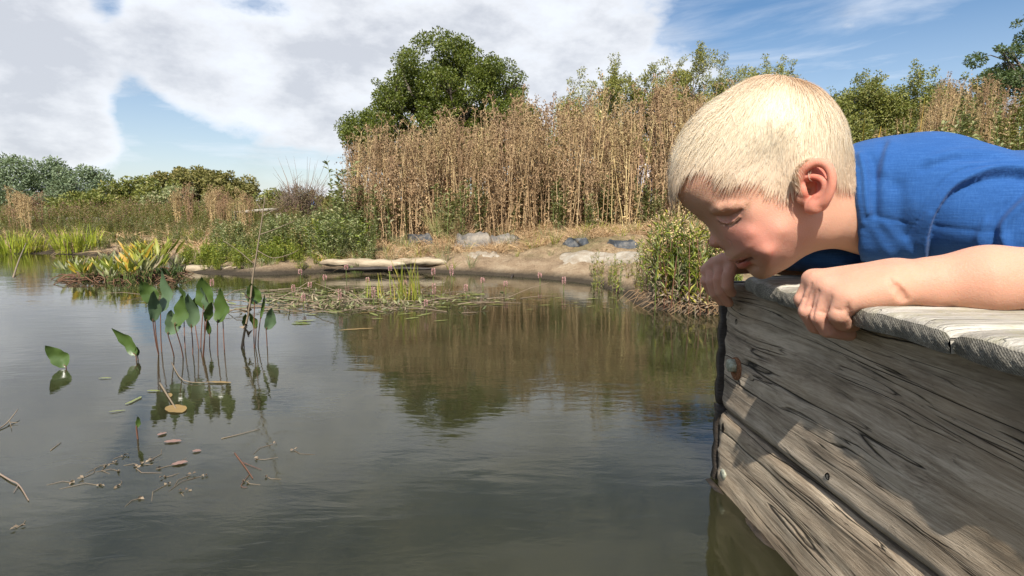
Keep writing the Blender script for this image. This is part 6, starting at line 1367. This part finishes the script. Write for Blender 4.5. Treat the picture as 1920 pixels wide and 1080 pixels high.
slbm = mat('pale_dried_mud_slab', (.50, .45, .37), .9, .2); t = NT(slbm); nn_ = t.noise(t.coord('Object'), 16, 6, .7); t.l(t.ramp(nn_, [(.34, (.22, .165, .11)), (.50, (.31, .26, .195)), (.66, (.40, .36, .29))]), t.b.inputs['Base Color']); t.l(t.bump(nn_, .5, .01), t.b.inputs['Normal'])
lump('log', 600, 485, 760, 504, 3.30, .075, logm, 'pale rounded log lying along the waterline, left half', 'log', 1); lump('log', 720, 484, 838, 500, 3.36, .065, logm, 'shorter pale log overlapping the right end of the other log', 'log', 2); lump('log', 640, 500, 810, 508, 3.22, .04, M_darkwood, 'dark wet log just under the two pale ones', 'log', 3)
def sheet(name, u0, v0, u1, v1, m, label, cat, seed, lean=.10, fold=1.0, flat=False):
    """a stiff folded sheet standing out of the bank, or (flat) a thin crust lying on it"""
    r_ = np.random.default_rng(seed); Ga = onground(u0, v1); Gb = onground(u1, v1); nx, ny = 46, 12; rows = []; H = 1.25*(v1-v0)*Ga[1]/1067.; ph = r_.random(8)*6.28
    if flat: nx, ny = 26, 7
    for i in range(nx):
        f = i/(nx-1); bx, by, bz = Ga*(1-f)+Gb*f; env = min(1, math.sin(math.pi*f)*2.6)**.6
        rid = (1-abs(math.sin(f*4.5+ph[0])))*.32+(1-abs(math.sin(f*9+ph[1])))*.14+.05*math.sin(f*29+ph[2])+.25
        for j in range(ny):
            g = j/(ny-1)
            if flat:
                q_ = onground(u0+(u1-u0)*f+3*math.sin(g*7+ph[5]), v1+(v0-v1)*g*(.75+.25*env)+1.6*math.sin(f*11+ph[3])+1.2*math.sin(f*27+ph[4])); rows.append([q_[0], q_[1], q_[2]+.008*min(1, 4*g+.1, 5*(1-g)+.1)*env-.002])
            else:
                prof = math.sin(min(1, g*1.25)*math.pi*.62)*(1-.35*max(0, g-.75)*4*.5); yy = by+lean*(g-.0)*(1+.4*rid)-.05*fold*rid*math.sin(math.pi*g)*env; rows.append([bx+.012*math.sin(g*6+f*9+ph[6]), yy, bz-.012+H*env*(.62+.5*rid*fold)*prof*(1 if g < .9 else .85)])
    I_ = np.arange(nx*ny).reshape(nx, ny); mb = MB(); V = np.array(rows); V2 = V-[0, -.004, .006]; F = np.stack([I_[:-1, :-1], I_[1:, :-1], I_[1:, 1:], I_[:-1, 1:]], -1).reshape(-1, 4); n = len(V)
    ring = np.concatenate([I_[:, 0], I_[-1, 1:], I_[::-1, -1][1:], I_[0, ::-1][1:-1]]); jj = np.arange(len(ring)); k = ring; k2 = ring[(jj+1) % len(ring)]
    mb.add(np.concatenate([V, V2]), np.concatenate([F, F[:, ::-1]+n, np.stack([k2, k, k+n, k2+n], 1)])); c = V.mean(0); o = link(name, mesh_raw(name, np.concatenate([V, V2])-c, np.concatenate([F, F[:, ::-1]+n, np.stack([k2, k, k+n, k2+n], 1)])), m, None, True); o.location = c; return tag(o, label, cat)
sheet('liner_fold', 758, 434, 812, 461, linm, 'dark blue-grey flap of pond liner, leftmost on the bank', 'pond liner', 4, .12, .5); sheet('liner_fold', 806, 432, 858, 448, stnm, 'thin dusty liner fold between the dark flap and the pale ones', 'pond liner', 5, .10); sheet('liner_fold', 846, 436, 924, 465, stnm, 'large dusty grey liner fold in the middle of the bank', 'pond liner', 6, .16)
sheet('liner_fold', 916, 438, 980, 463, stnm, 'pale dusty liner fold right of the large one', 'pond liner', 7, .14); sheet('liner_fold', 1058, 442, 1104, 459, linm, 'small dark liner flap right of the green grass', 'pond liner', 8, .10, .6); sheet('liner_fold', 1143, 446, 1200, 464, linm, 'dark liner flap with a pale edge beside the waterside clump', 'pond liner', 9, .10, .6)
sheet('liner_fold', 842, 430, 890, 444, linm, 'dark liner edge behind the large dusty fold', 'pond liner', 14, .08, .6)
sheet('mud_slab', 1045, 471, 1205, 496, slbm, 'pale flat slab of dried mud above the water at the right of the bank', 'slab', 10, flat=True); sheet('mud_slab', 878, 472, 935, 483, slbm, 'small pale patch of dried mud in the middle of the bank', 'slab', 11, flat=True); lump('log', 345, 497, 470, 515, 3.36, .10, logm, 'muddy rounded edge log at the left of the bank', 'log', 12)
# ---- low wooden rails far back, and people glimpsed through the plants
railw = mat('bleached_timber', (.34, .31, .25), .85, .2)
def rail(name, u0, u1, v, Y, label, th=.05, drop=0.0):
    A = at(u0, v, Y); B = at(u1, v+drop, Y); root = empty(name, tuple(A), 0, label, 'rail'); g = lambda x: float(gz(x, Y)); mb = MB(); bar(mb, [0, 0, 0], B-A, .04, th); mb.build('rail', railw, root)
    for f in np.linspace(0, 1, max(2, int((B[0]-A[0])/1.4)+1)): x = A[0]+(B[0]-A[0])*f; mb = MB(); bar(mb, [x-A[0], .045, g(x)-A[2]-.05], [x-A[0], .045, .0], .06, .06, (0, 1, 0)); mb.build('post', railw, root)
rail('wooden_rail', 435, 520, 399, 8.8, 'bleached wooden rail slanting up in front of the brown twiggy bush', .045, -7); rail('wooden_rail', 20, 232, 409, 10.5, 'long low pale wooden rail half hidden in the left meadow', .08, 3); rail('wooden_rail', 1080, 1196, 338, 7.0, 'pale wooden rail seen through the dried stalks near the white-clad figure', .09)
def _f(): pass
def figure(u, vtop, Y, colour, pat, label, bend=.5):
    x = at(u, 400, Y)[0]; g = float(gz(x, Y)); top = at(u, vtop, Y)[2]; H = top-g; s_ = H/1.02; root = empty('person', (x, Y, g), 0, label, 'person'); h = .014
    G = Grid([-.35, -.35, -.02], [.35, .35, 1.2], h); B = Grid([-.35, -.35, .2], [.35, .35, 1.2], h)
    for sg in (-1, 1):
        G.cap((.0, sg*.06, .46), (.02, sg*.065, .25), .062, .047, k=.03); G.cap((.02, sg*.065, .25), (0, sg*.065, .05), .044, .03, k=.02); G.cap((0, sg*.065, .03), (-.10, sg*.07, .025), .032, .025, k=.02)
        G.cap((-.10, sg*.13, .78), (-.16, sg*.15, .60), .036, .030, k=.02); G.cap((-.16, sg*.15, .60), (-.24, sg*.10, .50), .028, .022, k=.02); G.ell((-.26, sg*.095, .485), (.035, .018, .03), k=.01); B.cap((-.09, sg*.11, .79), (-.15, sg*.145, .64), .052, .046, k=.03)
        B.cap((.0, sg*.06, .47), (.015, sg*.062, .30), .075, .066, k=.03)
    G.cap((-.02, 0, .50), (-.09, 0, .78), .10, .09, k=.05); G.cap((-.10, 0, .80), (-.15, 0, .90), .04, .04, k=.03); G.ell((-.18, 0, .98), (.082, .072, .098), k=.02); G.ell((-.262, 0, .965), (.014, .01, .014), k=.01)
    for sg in (-1, 1): G.ell((-.17, sg*.074, .975), (.014, .007, .02), k=.006)
    B.cap((-.01, 0, .48), (-.085, 0, .76), .125, .115, k=.05); hr = Grid([-.35, -.2, .8], [.0, .2, 1.2], .012); hr.ell((-.165, 0, 1.005), (.090, .080, .092), k=.01); hr.ell((-.262, 0, .935), (.06, .08, .075), k=.01, sub=True)
    for GG, nm, mm in ((G, 'body', skinp), (B, 'clothes', pat), (hr, 'hair', hairp)):
        v_, f_ = GG.mesh(); f_ = join_pieces(v_, f_, np.array([0, 0, .45])); o = link(nm, mesh_raw(nm, v_*s_, f_), mm, root, True)
    root.rotation_euler = (0, 0, .6 if u > 900 else -2.4); return root
skinp = mat('skin_far', (.60, .38, .28), .6, .3); hairp = mat('brown_hair', (.12, .075, .04), .7, .3)
whp = mat('white_patterned_cloth', (.75, .74, .78), .8, .2); t = NT(whp); nn_ = t.noise(t.coord('Object'), 26, 3, .6); t.l(t.ramp(nn_, [(.44, (.80, .78, .82)), (.50, (.20, .20, .34)), (.56, (.78, .76, .80))]), t.b.inputs['Base Color'])
blp = mat('blue_cloth_far', (.12, .20, .42), .8, .2); rdp = mat('red_cloth_far', (.45, .06, .07), .8, .2)
figure(1212, 288, 5.35, None, whp, 'person in white patterned clothes half hidden behind the dried stalks near the boy\'s face'); figure(577, 360, 10.5, None, blp, 'person in blue clothes behind the brown twiggy bush'); figure(832, 318, 6.3, None, rdp, 'person in red barely visible behind the dried stalks under the oak')
